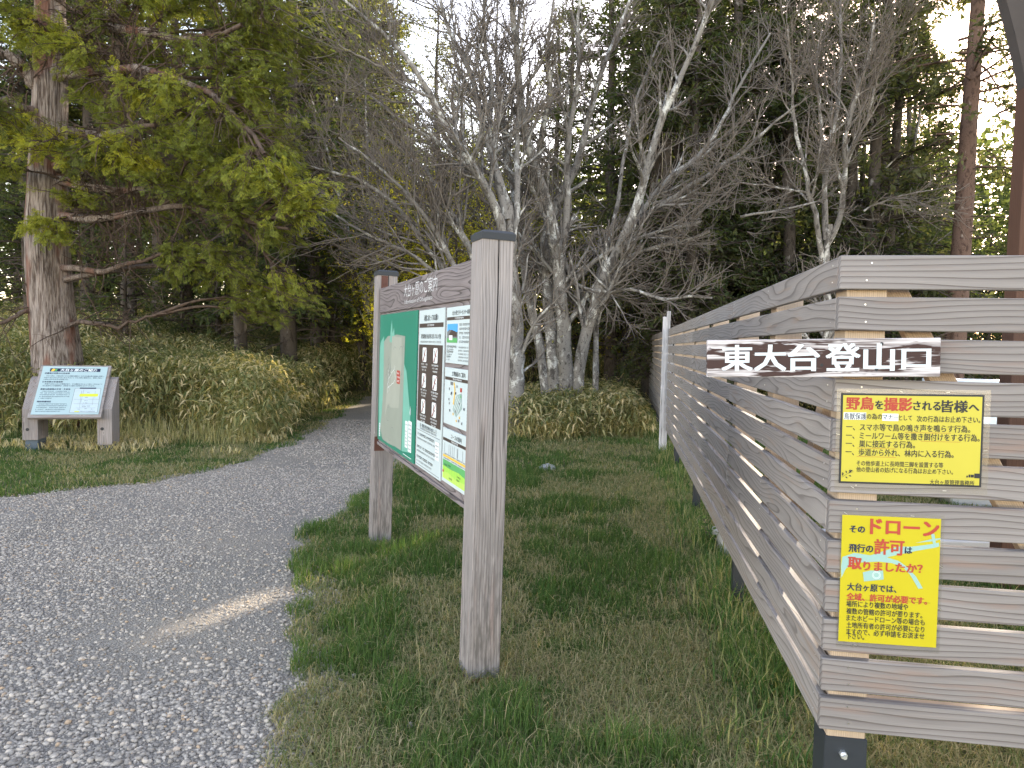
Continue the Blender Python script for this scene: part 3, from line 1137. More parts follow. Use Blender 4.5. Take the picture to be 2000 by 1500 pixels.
t1('他の登山者の妨げになる行為はお止め下さい。', 365, 1500, 1042, 64, M_INK, 0.016)
t1('大台ヶ原管理事務所', 1235, 1750, 1165, 62, M_INK, 0.016)
# sprig with a small bird, and a camera lens drawing
for a_, b_ in (((195, 1110), (330, 1040)),):
    sh.line([u1(*a_), u1(260, 1065), u1(*b_)], 0.0009, M_INK, 3)
for qx, qy, an in ((205, 1095, 100), (215, 1075, 130), (235, 1100, -40), (250, 1060, 110), (275, 1085, -20), (285, 1045, 80)):
    x, y = u1(qx, qy)
    ca, sa = math.cos(math.radians(an)), math.sin(math.radians(an))
    P = [(0, 0), (0.004, 0.0022), (0.009, 0), (0.004, -0.0022)]
    sh.poly([(x + p * ca - q * sa, y + p * sa + q * ca) for p, q in P], M_INK, 4)
x, y = u1(270, 1058)
sh.poly([(x, y), (x + 0.006, y + 0.002), (x + 0.013, y + 0.009), (x + 0.009, y + 0.010), (x + 0.005, y + 0.007)], M_INK, 4)
for x0, y0, x1, y1 in ((1745, 1075, 1805, 1020), (1705, 1068, 1740, 1035), (1680, 1068, 1700, 1035), (1655, 1070, 1672, 1048)):
    xa, ya = u1(x0, y0)
    xb, yb = u1(x1, y1)
    sh.rect(xa, ya, min(xb, W1 - 0.002), yb, M_INK, 3)
sh.build('print', n1, Matrix.Translation((0, 0, 0.0003)))

# --- yellow drone notice
W2, H2 = 0.2805, 0.396
n2 = sheet_thing('drone_notice', fence_frame(0.0425, 0.6565, -0.0035, math.radians(0.75)), 'tall yellow notice with red heading over a pale blue drone drawing', 'notice')
mb = MB()
mb.box((-0.006, -0.018, -0.0012), (W2 + 0.010, H2 + 0.010, -0.0006), M_FILM, 0, 0)
mb.build('plastic_sleeve', n2)
mb = MB()
mb.box((0, 0, -0.0005), (W2, H2, 0.0003), M_YEL, 0, 0)
mb.build('sheet', n2)
sh = Sheet()


def u2(px, py):
    # undo the slight skew of the crop: left edge runs 175,55 -> 125,1395; right 1210,90 -> 1140,1458
    t = (py - 55) / 1345.0
    xl_, xr_ = 175 - 50 * t, 1210 - 70 * t
    s = (px - xl_) / (xr_ - xl_)
    top, bot = 55 + 35 * s, 1395 + 63 * s
    return s * W2, (1 - (py - top) / (bot - top)) * H2


def t2(s, x0, x1, yb, hpx, m=M_INK, bold=0.03, layer=3):
    xa, ya = u2(x0, yb)
    xb, _ = u2(x1, yb)
    sh.text(s, xa, ya, xb - xa, hpx / 1345 * H2, m, layer, bold)


sh.poly([u2(*p) for p in ((172, 500), (300, 455), (470, 480), (620, 430), (760, 385), (900, 385), (1080, 360), (1180, 340), (1185, 380), (1130, 395), (940, 430), (720, 480), (640, 500), (760, 535), (850, 600), (940, 700), (1010, 825), (965, 830), (880, 680), (800, 595), (690, 560), (560, 545), (300, 560), (210, 620), (160, 720), (158, 600))], M_PBLUE, 1)
sh.poly([u2(*p) for p in ((940, 345), (1100, 305), (1200, 290), (1195, 305), (1120, 325))], M_PBLUE, 1.4)
sh.poly([u2(*p) for p in ((1110, 300), (1100, 240), (1135, 250), (1150, 350), (1120, 350))], M_PBLUE, 1.7)
sh.poly([u2(*p) for p in ((388, 660), (470, 640), (600, 640), (605, 735), (400, 757))], M_PBLUE, 1.2)
cx, cy = u2(530, 688)
sh.ring(cx, cy, 0.0115, 0.001, M_PRWHITE, 2)
sh.ring(cx, cy, 0.0085, 0.001, M_PRWHITE, 2)
t2('その', 250, 410, 240, 80, M_NAVY, 0.05)
t2('ドローン', 470, 1175, 258, 178, M_RED, 0.055)
t2('飛行の', 240, 495, 442, 86, M_NAVY, 0.045)
t2('許可', 510, 815, 465, 160, M_RED, 0.05)
t2('は', 828, 900, 460, 78, M_NAVY, 0.05)
t2('取', 232, 370, 622, 132, M_RED, 0.06)
t2('りましたか？', 395, 1005, 640, 100, M_RED, 0.05)
t2('大台ヶ原では、', 220, 735, 850, 80, M_NAVY, 0.04)
t2('全域、許可が必要です。', 215, 1050, 955, 78, M_RED, 0.05)
sh.line([u2(213, 945), u2(1085, 980)], 0.0007, M_INK, 3)
for i, (s, x1, yb) in enumerate((('場所により複数の地域や', 855, 1025), ('複数の管轄の許可が要ります。', 1000, 1102), ('またホビードローン等の場合も', 1025, 1175),
                                 ('土地所有者の許可が必要になり', 1020, 1250), ('ますので、必ず申請をお済ませ', 1020, 1320), ('下さい。', 395, 1370))):
    t2(s, 210, x1, yb, 66, M_INK, 0.022)
sh.build('print', n2, Matrix.Translation((0, 0, 0.0003)))

for e_, pts in ((n1, ((0.02, H1 + 0.006), (0.17, H1 + 0.007), (0.30, H1 + 0.006), (W1 + 0.009, H1 - 0.03), (W1 + 0.008, 0.11), (-0.006, 0.15), (0.04, -0.012), (0.30, -0.014))), (n2, ((0.01, H2 + 0.005), (0.20, H2 + 0.005), (W2 + 0.005, 0.25), (W2 + 0.005, 0.12), (0.05, -0.01), (-0.003, 0.2)))):
    for (x, y) in pts:
        mb = MB()
        a_ = random.uniform(-0.6, 0.6)
        mb.box((-0.005, -0.0006, -0.0006), (0.005, 0.0006, 0.0008), M_STEEL, 0, 0, Matrix.Translation((x, y, 0)) @ Matrix.Rotation(a_, 4, 'Z'))
        mb.build('staple', e_)
# ------------------------------------------------------------------ the information board
A0 = Vector((-0.169, 3.124, 0))
BU = Vector((-0.370, 0.929, 0)).normalized()      # near -> far
BN = Vector((-0.929, -0.370, 0)).normalized()     # out of the printed face
# board frame: x from far to near along the face, y = up, z = out of the face
board = empty('information_board', A0 + BU * 1.27 - BN * 0.075)
tag(board, 'large wooden information board with green map panel between two grey posts', 'information board')
board.rotation_euler = (0, math.radians(0.75), 0)      # the whole board leans a little
BW = Matrix(((-BU.x, 0, BN.x, A0.x), (-BU.y, 0, BN.y, A0.y), (0, 1, 0, 0), (0, 0, 0, 1)))
board_inv = Matrix.Translation(-board.location)
BL_ = board_inv @ BW          # local board frame: point (-s, z, out)


def bbox(mbld, s0, s1, z0, z1, o0, o1, m, along, bev=0.003):
    """box in the board frame with s measured from the near corner"""
    if along == 'z':
        # build upright first so the grain and height run along z
        M = BL_ @ Matrix(((1, 0, 0, 0), (0, 0, 1, 0), (0, -1, 0, 0), (0, 0, 0, 1)))
        mbld.box((-s1, -o1, z0), (-s0, -o0, z1), m, 2, bev, M, cxa=1)
    else:
        mbld.box((-s1, z0, o0), (-s0, z1, o1), m, 0, bev, BL_)


def board_post(s0, top):
    mb = MB()
    bbox(mb, s0, s0 + 0.15, -0.05, top, -0.15, 0.0, M_BPOST, 'z', 0.004)
    # crack centred on the end face
    p = mb.build('post', board)
    cap = MB()
    lo, hi = s0 - 0.005, s0 + 0.155
    V = []
    for (e, z) in ((0.0, top - 0.012), (0.0, top + 0.018), (0.014, top + 0.030)):
        for (s, o) in ((lo + e, 0.005 - e), (hi - e, 0.005 - e), (hi - e, -0.155 + e), (lo + e, -0.155 + e)):
            V.append((BL_ @ Vector((-s, z, o)))[:])
    F = [[0, 1, 2, 3], [8, 9, 10, 11]]
    for q in (0, 4):
        for i in range(4): F.append([q + i, q + (i + 1) % 4, q + 4 + (i + 1) % 4, q + 4 + i])
    cap.add(V, F, M_BLACK)
    cap.build('cap', p)
    return p


P_near = board_post(0.0, 2.035)
P_far = board_post(2.384, 2.065)
mb = MB()
bbox(mb, 0.0, 0.15, 0.005, 0.03, 0.001, 0.003, M_RUST, 's', 0)
bbox(mb, -0.003, -0.001, 0.005, 0.035, -0.11, -0.01, wood_mat('rotten_red', (0.16, 0.065, 0.03), (0.09, 0.04, 0.02)), 's', 0)
mb.build('rotten_foot', P_near)
mb = MB()
bbox(mb, 2.381, 2.384, 1.93, 2.05, -0.075, -0.025, M_RUST, 's', 0)
mb.cyl((BL_ @ Vector((-2.381, 1.99, -0.05)))[:], -BU, 0.008, 0.006, M_RUST, 8)
mb.build('metal_plate', P_far)
mb = MB()
bbox(mb, 2.381, 2.384, 0.72, 0.83, -0.075, 0.0, M_RUST, 's', 0)
mb.build('metal_plate', P_far)
mb = MB()
bbox(mb, 0.151, 2.383, 1.768, 1.952, -0.075, -0.018, M_BEAM, 's', 0.004)
beam = mb.build('header_beam', board)
mb = MB()
bbox(mb, 0.151, 2.383, 0.795, 1.767, -0.06, -0.030, M_BEAM, 's', 0.002)
bbox(mb, 0.151, 2.383, 0.772, 0.794, -0.07, -0.020, M_BEAM, 's', 0.002)
mb.build('backing_board', board)


def carve_mat():
    k = NT('carved_worn')
    co = k.objco()
    w = k.noise(k.scale(co, (45, 45, 45)), 1, 4, 0.65)
    c = k.mix(k.sstep(0.52, 0.68, w), (0.46, 0.47, 0.49), (0.12, 0.105, 0.105))
    return k.principled(c, 0.9, 0, 0.1)


M_CARVE = carve_mat()


def bsheet(s_left, z0):
    """sheet frame on the board whose origin is at s_left (the viewer's left), height z0"""
    return BL_ @ Matrix.Translation((-s_left, z0, 0))


def bpanel(name, s0, s1, z0, z1, m, label=None, out=-0.0295):
    mb = MB()
    bbox(mb, s1, s0, z0, z1, out, out + 0.008, m, 's', 0.001)
    o = mb.build(name, board)
    if label: o['label'] = label
    return o


sh = Sheet()
sh.text('大台ヶ原のご案内', 0.80, 0.075, 0.80, 0.085, M_CARVE, 3, 0.0)
sh.text('Information of Odaigahara', 0.83, 0.03, 0.68, 0.034, M_CARVE, 3, 0.0)
sh.build('lettering', beam, bsheet(2.383, 1.768) @ Matrix.Translation((0, 0, -0.0178)))

OUT = -0.0214
# 1. the map
p = bpanel('map_panel', 2.372, 1.222, 0.815, 1.752, M_MAPG, 'green map panel with a grey landmass')
sh = Sheet()
w, h = 1.15, 0.937
sh.poly([(0.02, 0.70), (0.03, 0.30), (0.05, 0.05), (0.10, 0.10), (0.16, 0.04), (0.20, 0.02), (0.45, 0.02), (0.60, 0.03), (0.80, 0.03), (0.82, 0.30), (0.83, 0.60), (0.84, 0.78), (0.60, 0.79), (0.30, 0.78)], M_MAPLAND, 1)
sh.poly([(0.36, 0.74), (0.42, 0.90), (0.45, 0.80), (0.50, 0.84), (0.52, 0.78), (0.48, 0.73)], M_MAPG2, 1.3)
sh.poly([(0.02, 0.69), (0.05, 0.74), (0.16, 0.78), (0.18, 0.4), (0.14, 0.2), (0.10, 0.1), (0.05, 0.06), (0.03, 0.3)], M_MAPG2, 1.5)
sh.poly([(0.83, 0.60), (0.90, 0.56), (0.93, 0.50), (0.97, 0.42), (1.03, 0.30), (1.05, 0.12), (1.02, 0.05), (0.82, 0.03)], M_MAPG2, 1.4)
sh.poly([(0.44, 0.78), (0.43, 0.55), (0.30, 0.40), (0.26, 0.20), (0.36, 0.30), (0.45, 0.28), (0.70, 0.30), (0.76, 0.60), (0.74, 0.77)], M_MAPLAND2, 1.6)
for s in range(7):
    x, y = random.uniform(0.35, 0.6), random.uniform(0.55, 0.65)
    P = [(x, y)]
    for q in range(9):
        x += random.uniform(-0.05, 0.04)
        y -= random.uniform(0.005, 0.035)
        P.append((max(0.08, x), y))
    sh.line(P, 0.0035, M_PRWHITE if s % 2 else M_INKG, 2)
for s in range(10):
    x, y = random.uniform(0.15, 0.8), random.uniform(0.05, 0.7)
    sh.line([(x, y), (x + 0.04, y + random.uniform(-0.03, 0.03)), (x + 0.09, y + random.uniform(-0.03, 0.03))], 0.0025, M_INKG, 2)
sh.rrect(0.62, 0.46, 0.72, 0.55, 0.01, M_RED, 2)
for q in range(3): sh.scrawl(0.63, 0.472 + q * 0.025, 0.08, 0.014, M_PRWHITE, 3)
sh.poly([(0.60, 0.53), (0.63, 0.50), (0.63, 0.52)], M_RED, 2)
for x0, x1, y0, y1 in ((0.905, 0.975, 0.07, 0.24), (0.99, 1.08, 0.055, 0.25)):
    sh.rrect(x0, y0, x1, y1, 0.008, M_PRWHITE, 2)
    for q in range(7): sh.scrawl(x0 + 0.01, y0 + 0.012 + q * (y1 - y0 - 0.02) / 7, x1 - x0 - 0.02, 0.012, M_INKG, 3)
sh.rrect(0.055, 0.03, 0.10, 0.13, 0.006, M_PRWHITE, 2)
for q in range(5): sh.scrawl(0.06, 0.037 + q * 0.018, 0.035, 0.010, M_INKG, 3)
sh.poly([(1.02, 0.30), (1.035, 0.345), (1.05, 0.30), (1.035, 0.285)], M_PRWHITE, 3)
sh.poly([(1.035, 0.33), (1.045, 0.30), (1.035, 0.29)], M_INK, 4)
sh.rect(0.86, 0.018, 1.09, 0.022, M_PRWHITE, 3)
for q in range(9): sh.line([(0.06 + 0.12 * q, 0.90 if q > 5 else 0.02), (0.09 + 0.12 * q, 0.91 if q > 5 else 0.025)], 0.004, M_INKG, 2)
sh.build('print', p, bsheet(2.372, 0.815) @ Matrix.Translation((0, 0, OUT)))

# 2. the column of requests
p = bpanel('rules_panel', 1.176, 0.636, 0.822, 1.746, M_WHITE, 'white panel with a brown block of six pictograms')
sh = Sheet()
w, h = 0.54, 0.924
sh.text('利用にあたってのお願い', 0.12, h - 0.065, 0.30, 0.036, M_INK, 2, 0.02)
sh.rect(0.015, h - 0.102, w - 0.015, h - 0.078, M_INKB, 2)
sh.scrawl(0.19, h - 0.096, 0.16, 0.012, M_PRWHITE, 3)
sh.text('特別保護地区 核心部 特に注意してほしい行動', 0.06, h - 0.165, 0.42, 0.026, M_INK, 2, 0.015)
sh.scrawl(0.05, h - 0.19, 0.44, 0.012, M_INKG, 2)
y1, y0 = h - 0.20, 0.272
sh.rect(0.015, y0, w - 0.015, y1, M_INKB, 2)
for r in range(3):
    for c in range(2):
        cx, cy = 0.15 + 0.235 * c, y1 - 0.065 - r * 0.150
        sh.rrect(cx - 0.045, cy - 0.035, cx + 0.045, cy + 0.048, 0.013, M_PRWHITE, 3)
        sh.line([(cx - 0.015, cy + 0.035), (cx - 0.005, cy), (cx - 0.02, cy - 0.03)], 0.014, M_INKG, 4)
        sh.line([(cx - 0.005, cy + 0.01), (cx + 0.022, cy + 0.0)], 0.010, M_INKG, 4)
        sh.line([(cx - 0.035, cy - 0.03), (cx + 0.035, cy + 0.042)], 0.007, M_RED, 5)
        for q in range(3): sh.scrawl(cx - 0.07 + 0.012 * q, cy - 0.054 - q * 0.017, 0.14 - 0.024 * q, 0.011, M_PRWHITE, 3)
sh.text('国・特別天然記念物を大切にしよう', 0.09, 0.240, 0.36, 0.022, M_INK, 2, 0.015)
sh.scrawl(0.09, 0.226, 0.36, 0.012, M_INKG, 2)
sh.rect(0.02, 0.217, w - 0.02, 0.220, M_INKG, 2)
for q, yy_ in enumerate((0.185, 0.11, 0.05)):
    sh.scrawl(0.03, yy_, 0.48 - 0.06 * q, 0.018, M_INK, 2)
    sh.scrawl(0.03, yy_ - 0.022, 0.46 - 0.06 * q, 0.011, M_INKG, 2)
sh.rect(0.43, 0.10, 0.51, 0.20, M_PRWHITE, 3)
for q in range(4): sh.scrawl(0.437, 0.115 + q * 0.019, 0.062, 0.010, M_INKG, 4)
sh.rect(0.02, 0.012, w - 0.02, 0.015, M_INKG, 2)
sh.build('print', p, bsheet(1.176, 0.822) @ Matrix.Translation((0, 0, OUT)))

# 3. three panels in the near column
LW = 0.44
p = bpanel('visitor_panel', 0.596, 0.156, 1.457, 1.742, M_WHITE, 'white panel with a small photograph of a building')
sh = Sheet()
h = 0.285
sh.text('大台ヶ原ビジターセンターの案内', 0.10, h - 0.042, 0.30, 0.024, M_INK, 2, 0.015)
sh.rect(0.01, h - 0.066, LW - 0.01, h - 0.050, M_INKB, 2)
sh.scrawl(0.15, h - 0.063, 0.15, 0.010, M_PRWHITE, 3)
sh.rect(0.02, 0.105, 0.20, 0.200, M_SKYB, 2)
sh.poly([(0.02, 0.16), (0.06, 0.172), (0.10, 0.168), (0.13, 0.155), (0.20, 0.16), (0.20, 0.105), (0.02, 0.105)], M_INKG, 3)
sh.poly([(0.05, 0.145), (0.10, 0.17), (0.19, 0.158), (0.19, 0.135), (0.06, 0.135)], M_INKB, 4)
sh.rect(0.02, 0.105, 0.20, 0.128, M_PRGREEN, 5)
sh.rect(0.06, 0.118, 0.12, 0.142, M_PRWHITE, 6)
for q in range(5): sh.scrawl(0.23, 0.188 - q * 0.021, 0.19, 0.013, M_INKG, 2)
for q in range(5): sh.scrawl(0.22, 0.078 - q * 0.016, 0.20, 0.009, M_INKG, 2)
for q in range(3):
    sh.scrawl(0.02, 0.078 - q * 0.026, 0.17 - q * 0.05, 0.013, M_INK, 2)
    sh.scrawl(0.02, 0.066 - q * 0.026, 0.12 - q * 0.03, 0.008, M_INKG, 2)
sh.build('print', p, bsheet(0.596, 1.457) @ Matrix.Translation((0, 0, OUT)))
p = bpanel('facility_panel', 0.600, 0.156, 1.142, 1.434, M_WHITE, 'white panel with a small plan of the car park')
sh = Sheet()
h = 0.292
sh.text('主要施設のご案内', 0.13, h - 0.04, 0.22, 0.024, M_INK, 2, 0.015)
sh.rect(0.01, h - 0.064, LW - 0.01, h - 0.048, M_INKB, 2)
sh.scrawl(0.14, h - 0.061, 0.16, 0.010, M_PRWHITE, 3)
sh.poly([(0.16, 0.085), (0.22, 0.16), (0.30, 0.175), (0.31, 0.10), (0.22, 0.05)], plain('map_tarmac', (0.22, 0.30, 0.29), 0.5), 2)
for q in range(4): sh.line([(0.18 + q * 0.02, 0.085 - q * 0.006), (0.24 + q * 0.02, 0.155 - q * 0.008)], 0.004, M_PRWHITE, 3)
sh.line([(0.17, 0.22), (0.19, 0.19), (0.18, 0.14), (0.17, 0.11)], 0.016, M_ORANGE, 3)
sh.rect(0.11, 0.205, 0.155, 0.222, M_INKG, 3)
sh.rect(0.275, 0.18, 0.305, 0.20, M_RED, 3)
sh.poly([(0.29, 0.17), (0.305, 0.15), (0.28, 0.155)], M_PRGREEN, 4)
for q in range(16): sh.rect(*(lambda x, y: (x, y, x + 0.016, y + 0.012))(random.uniform(0.06, 0.34), random.uniform(0.02, 0.20)), random.choice([M_INKG, M_ORANGE, M_NAVY]), 3.5 + 0.1 * q)
for q in range(11): sh.scrawl(0.39, 0.195 - q * 0.017, 0.035, 0.010, M_INK, 2)
sh.build('print', p, bsheet(0.600, 1.142) @ Matrix.Translation((0, 0, OUT)))
p = bpanel('course_panel', 0.606, 0.156, 0.836, 1.118, M_WHITE, 'white panel with a green walking course profile')
sh = Sheet()
h = 0.282
sh.text('コースの案内', 0.15, h - 0.042, 0.18, 0.024, M_INK, 2, 0.015)
sh.rect(0.01, h - 0.066, LW, h - 0.050, M_INKB, 2)
sh.scrawl(0.16, h - 0.063, 0.12, 0.010, M_PRWHITE, 3)
for q, x in enumerate((0.04, 0.12, 0.15, 0.18, 0.21, 0.26, 0.27, 0.35)):
    sh.rect(x, 0.155, x + 0.004, 0.205, M_INKG, 2)
sh.rect(0.02, 0.132, LW, 0.144, M_ORANGE, 2)
sh.scrawl(0.03, 0.146, 0.38, 0.007, M_INK, 3)
sh.scrawl(0.03, 0.122, 0.38, 0.007, M_INK, 3)
sh.rect(0.02, 0.02, LW, 0.118, M_PRGREEN, 2)
sh.poly([(0.02, 0.085), (0.15, 0.082), (0.30, 0.088), (LW, 0.075), (LW, 0.02), (0.02, 0.02)], M_LIME, 3)
sh.poly([(0.02, 0.05), (0.12, 0.06), (0.25, 0.045), (LW, 0.055), (LW, 0.02), (0.02, 0.02)], plain('print_yellow_green', (0.36, 0.56, 0.10), 0.45), 4)
for x in np.linspace(0.06, 0.40, 9): sh.rect(x, 0.02, x + 0.0012, 0.118, M_PRGREEN, 5)
for x, y in ((0.12, 0.092), (0.05, 0.088), (0.28, 0.062), (0.27, 0.045), (0.14, 0.03)): sh.scrawl(x, y, 0.05, 0.010, M_INK, 6)
sh.rect(0.02, 0.05, 0.045, 0.062, M_RED, 6)
sh.build('print', p, bsheet(0.606, 0.836) @ Matrix.Translation((0, 0, OUT)))

# ------------------------------------------------------------------ the small reading stand on the left
LYAW = math.radians(15)
LC = at(140, 770, 9.6)
lx, ly = float(LC[0]), float(LC[1])
lect = empty('reading_stand', (lx, ly, zg(lx, ly)), LYAW)
tag(lect, 'low timber reading stand with pale blue slanted text panel beside the bamboo', 'reading stand')
# panel tilted: bottom front z 0.46, top back z 1.15
ztop, zbot, run = 1.15, 0.47, 0.52
tilt = math.atan2(ztop - zbot, run)
for sx, dz in ((-0.445, 0.08), (0.445, 0.0)):
    mb = MB()
    x0, x1 = sx - 0.09, sx + 0.09
    # upright with its front top corner cut to a slope
    poly = [(-0.17, 0.08 + dz), (-0.17, 0.57), (0.13, 0.96), (0.20, 0.99), (0.20, 0.08 + dz)]
    mb.prism([(a, b) for a, b in poly], x0, x1, M_LECT, axis=0)
    mb.cyl((sx - 0.03, -0.17, 0.30), (0, -1, 0), 0.022, 0.004, M_INK, 10)
    p = mb.build('upright', lect)
    mb = MB()
    mb.box((x0 + 0.02, -0.14, -0.15), (x1 - 0.01, 0.16, 0.082 + dz), plain('blue_steel', (0.055, 0.075, 0.10), 0.5), 2, 0.004)
    mb.build('metal_foot', p)
PLN = math.hypot(ztop - zbot, run)
LM = Matrix.Translation((0, -0.30, zbot)) @ Matrix.Rotation(tilt, 4, 'X')
mb = MB()
mb.box((-0.435, 0, -0.045), (0.435, PLN, 0.0), M_LECT, 0, 0.004, LM)
desk = mb.build('sloping_board', lect)
mb = MB()
PW, PH = 0.80, PLN - 0.075
LM2 = LM @ Matrix.Translation((-0.40, 0.045, 0))
mb.box((0, 0, 0.001), (PW, PH, 0.008), M_LPANEL, 0, 0.001, LM2)
tp = mb.build('text_panel', lect)
sh = Sheet()


def uL(px, py):
    t = (py - 200) / 740.0
    xl_, xr_ = 400 - 185 * t, 1250 - 155 * t
    return (px - xl_) / (xr_ - xl_) * PW, (1 - t) * PH


def tL(s, x0, x1, yb, hpx, m=M_NAVY, bold=0.02):
    xa, ya = uL(x0, yb)
    xb, _ = uL(x1, yb)
    sh.text(s, xa, ya, xb - xa, hpx / 740 * PH, m, 3, bold)


xa, ya = uL(478, 283)
xb, yb = uL(1150, 232)
sh.rect(xa, ya, xb, yb, M_NAVY, 2)
sh.poly([uL(*q) for q in ((497, 283), (505, 255), (530, 235), (555, 245), (535, 275))], M_ORANGE, 3)
sh.poly([uL(*q) for q in ((540, 280), (560, 245), (585, 240), (570, 270))], M_PRGREEN, 3.4)
tL('大台ヶ原のご紹介', 615, 1100, 278, 42, M_PRWHITE, 0.03)
for s, x0, x1, yb_ in (('近畿地方有数の山岳地帯', 412, 735, 322), ('日本有数の多雨地帯', 378, 640, 457), ('貴重な動植物の生育・生息地', 348, 735, 570), ('特別保護地区', 300, 480, 760)):
    tL(s, x0, x1, yb_, 24, M_NAVY, 0.04)
for s, x0, x1, yb_ in (('大台ヶ原は、大峰山系とともに近畿の屋根といわれる台高山系の南端に位置し、', 430, 1190, 362),
                       ('日出ヶ岳(1,695m)をはじめとするいくつもの峰に囲まれた、標高1,400m～', 402, 1180, 390),
                       ('1,600mのゆるやかな台地です。', 395, 715, 418),
                       ('年間で4,000mm以上の降雨があり、その豊富な水によって美しく作られてで', 405, 1160, 488),
                       ('きた渓谷などの景観美が、四季折々の豊かな表情をみせてくれます。', 378, 1060, 516)):
    tL(s, x0, x1, yb_, 19, M_NAVY, 0.01)
for x0, x1, yb_ in ((370, 725, 600), (345, 720, 625), (340, 722, 652), (335, 715, 680), (322, 490, 706), (325, 690, 792), (295, 690, 818), (288, 680, 846), (280, 670, 874), (276, 600, 902)):
    a_, b_ = uL(x0, yb_)
    c_, _ = uL(x1, yb_)
    sh.scrawl(a_, b_, c_ - a_, 0.016, M_NAVY, 2)
cor = [uL(800, 545), uL(1140, 545), uL(1080, 915), uL(715, 915), uL(800, 545)]
sh.poly(cor[:4], plain('chart_white', (0.34, 0.41, 0.45), 0.4), 1.3)
sh.line(cor, 0.004, M_INKG, 2)
a_, b_ = uL(860, 552); c_, d_ = uL(1080, 533)
sh.rect(a_, b_, c_, d_, M_NAVY, 3)
a_, b_ = uL(850, 672); c_, d_ = uL(1105, 628)
sh.rrect(a_, b_, c_, d_, 0.012, M_OLIVE, 3)
for x0, y0, x1, y1 in ((885, 580, 850, 840), (915, 565, 870, 760), (1065, 585, 1055, 700), (1035, 680, 1020, 800), (780, 715, 1110, 715), (775, 780, 1100, 780), (805, 843, 1060, 843)):
    sh.line([uL(x0, y0), uL(x1, y1)], 0.0028, M_INKG, 2)
for x0, y0, x1 in ((945, 612, 990), (925, 690, 970), (915, 740, 960), (890, 775, 965), (880, 808, 930), (880, 830, 935), (950, 822, 990), (825, 868, 860), (915, 862, 945), (1000, 868, 1035), (850, 902, 1050)):
    a_, b_ = uL(x0, y0)
    c_, _ = uL(x1, y0)
    sh.scrawl(a_, b_, c_ - a_, 0.012, M_NAVY, 2.5)
a_, b_ = uL(780, 905); c_, d_ = uL(845, 890)
sh.rect(a_, b_, c_, d_, M_OLIVE, 3)
sh.build('print', tp, LM2 @ Matrix.Translation((0, 0, 0.008)))

# ------------------------------------------------------------------ the narrow stake sign by the far fence
sp = at(1294, 880, 10.3)
stake = empty('stake_sign', (float(sp[0]), float(sp[1]), zg(sp[0], sp[1])), math.radians(-8))
tag(stake, 'narrow bleached stake with a splintered side plank against the far fence', 'stake')
mb = MB()
mb.box((-0.055, -0.05, 0.02), (0.03, 0.05, 2.02), M_SPLINT, 2, 0.006)
mb.box((0.0, -0.06, -0.1), (0.05, 0.04, 2.10), M_SPLINT, 2, 0.006)
mb.build('pole', stake)
mb = MB()
mb.box((0.056, -0.05, 0.68), (0.125, 0.03, 1.72), M_SPLINT, 2, 0.004)
bsd = mb.build('side_plank', stake)
mb = MB()
mb.box((0.092, -0.053, 1.38), (0.112, -0.0505, 1.66), M_INK, 2, 0)
mb.box((0.088, -0.053, 1.02), (0.104, -0.0505, 1.25), M_BROWN, 2, 0)
mb.build('painted_mark', bsd)

# ------------------------------------------------------------------ shelter at the right edge
px0 = at(2014, 300, 4.6)
shl = empty('shelter', (float(px0[0]), float(px0[1]), 0), FANG)
tag(shl, 'shelter corner with brown timber post and curved bracket under its roof', 'shelter')
for sx in (0.0, 3.1):
    mb = MB()
    mb.box((sx - 0.075, -0.075, 0.0), (sx + 0.075, 0.075, 4.75), M_BROWN, 2, 0.004)
    mb.build('post', shl)
M_SOFFIT = plain('soffit_grey', (0.05, 0.044, 0.043), 0.8)
M_TRIM = plain('dark_trim', (0.05, 0.04, 0.036), 0.7)
arc = [(-0.08 - 0.50 * t ** 1.15, 3.26 + 1.36 * (1 - (1 - t) ** 1.25)) for t in np.linspace(0, 1, 11)]
mb = MB()
mb.prism([(-0.076, 3.26)] + arc[1:] + [(-0.58, 4.75), (-0.076, 4.75)], -0.05, 0.05, M_SOFFIT, axis=1)
br_ = mb.build('curved_bracket', shl)
mb = MB()
mb.prism([(a + 0.10 + 0.05 * k / 10, b + 0.10) for k, (a, b) in enumerate(arc[1:8])] + [(a + 0.125 + 0.05 * k / 10, b + 0.10) for k, (a, b) in reversed(list(enumerate(arc[1:8])))], -0.062, -0.0505, M_TRIM, axis=1)
mb.build('dark_strip', br_)
mb = MB()
mb.box((-0.75, -0.5, 4.752), (4.2, 0.5, 4.95), M_SOFFIT, 0, 0.01)
mb.box((-0.82, -0.58, 4.96), (4.3, 0.6, 5.12), M_BROWN, 0, 0.01)
mb.build('roof', shl)

# things half seen through the gaps
kb = MB()
kb.box((1.6, 5.2, -0.05), (6.0, 5.5, 0.16), M_CONC, 0, 0.01)
o = kb.build('concrete_kerb')
tag(o, 'low grey concrete kerb glimpsed through the fence slats', 'kerb')
cb = empty('utility_cabinet', (5.0, 7.2, 0), FANG)
tag(cb, 'pale grey metal cabinet glimpsed through gaps of the front fence', 'cabinet')
mb = MB(); mb.box((-0.6, -0.25, 0.12), (0.6, 0.25, 1.25), plain('cabinet_grey', (0.55, 0.6, 0.63), 0.5), 2, 0.01); bdy = mb.build('body', cb)
mb = MB(); mb.box((-0.64, -0.29, 1.252), (0.64, 0.29, 1.30), plain('cabinet_lid', (0.5, 0.55, 0.58), 0.5), 2, 0.01); mb.build('lid', cb)
mb = MB(); mb.box((-0.02, -0.265, 0.2), (0.0, -0.252, 1.2), M_INKG, 2, 0); mb.box((0.05, -0.28, 0.7), (0.08, -0.252, 0.85), M_STEEL, 2, 0.002); mb.build('door_handle', bdy)
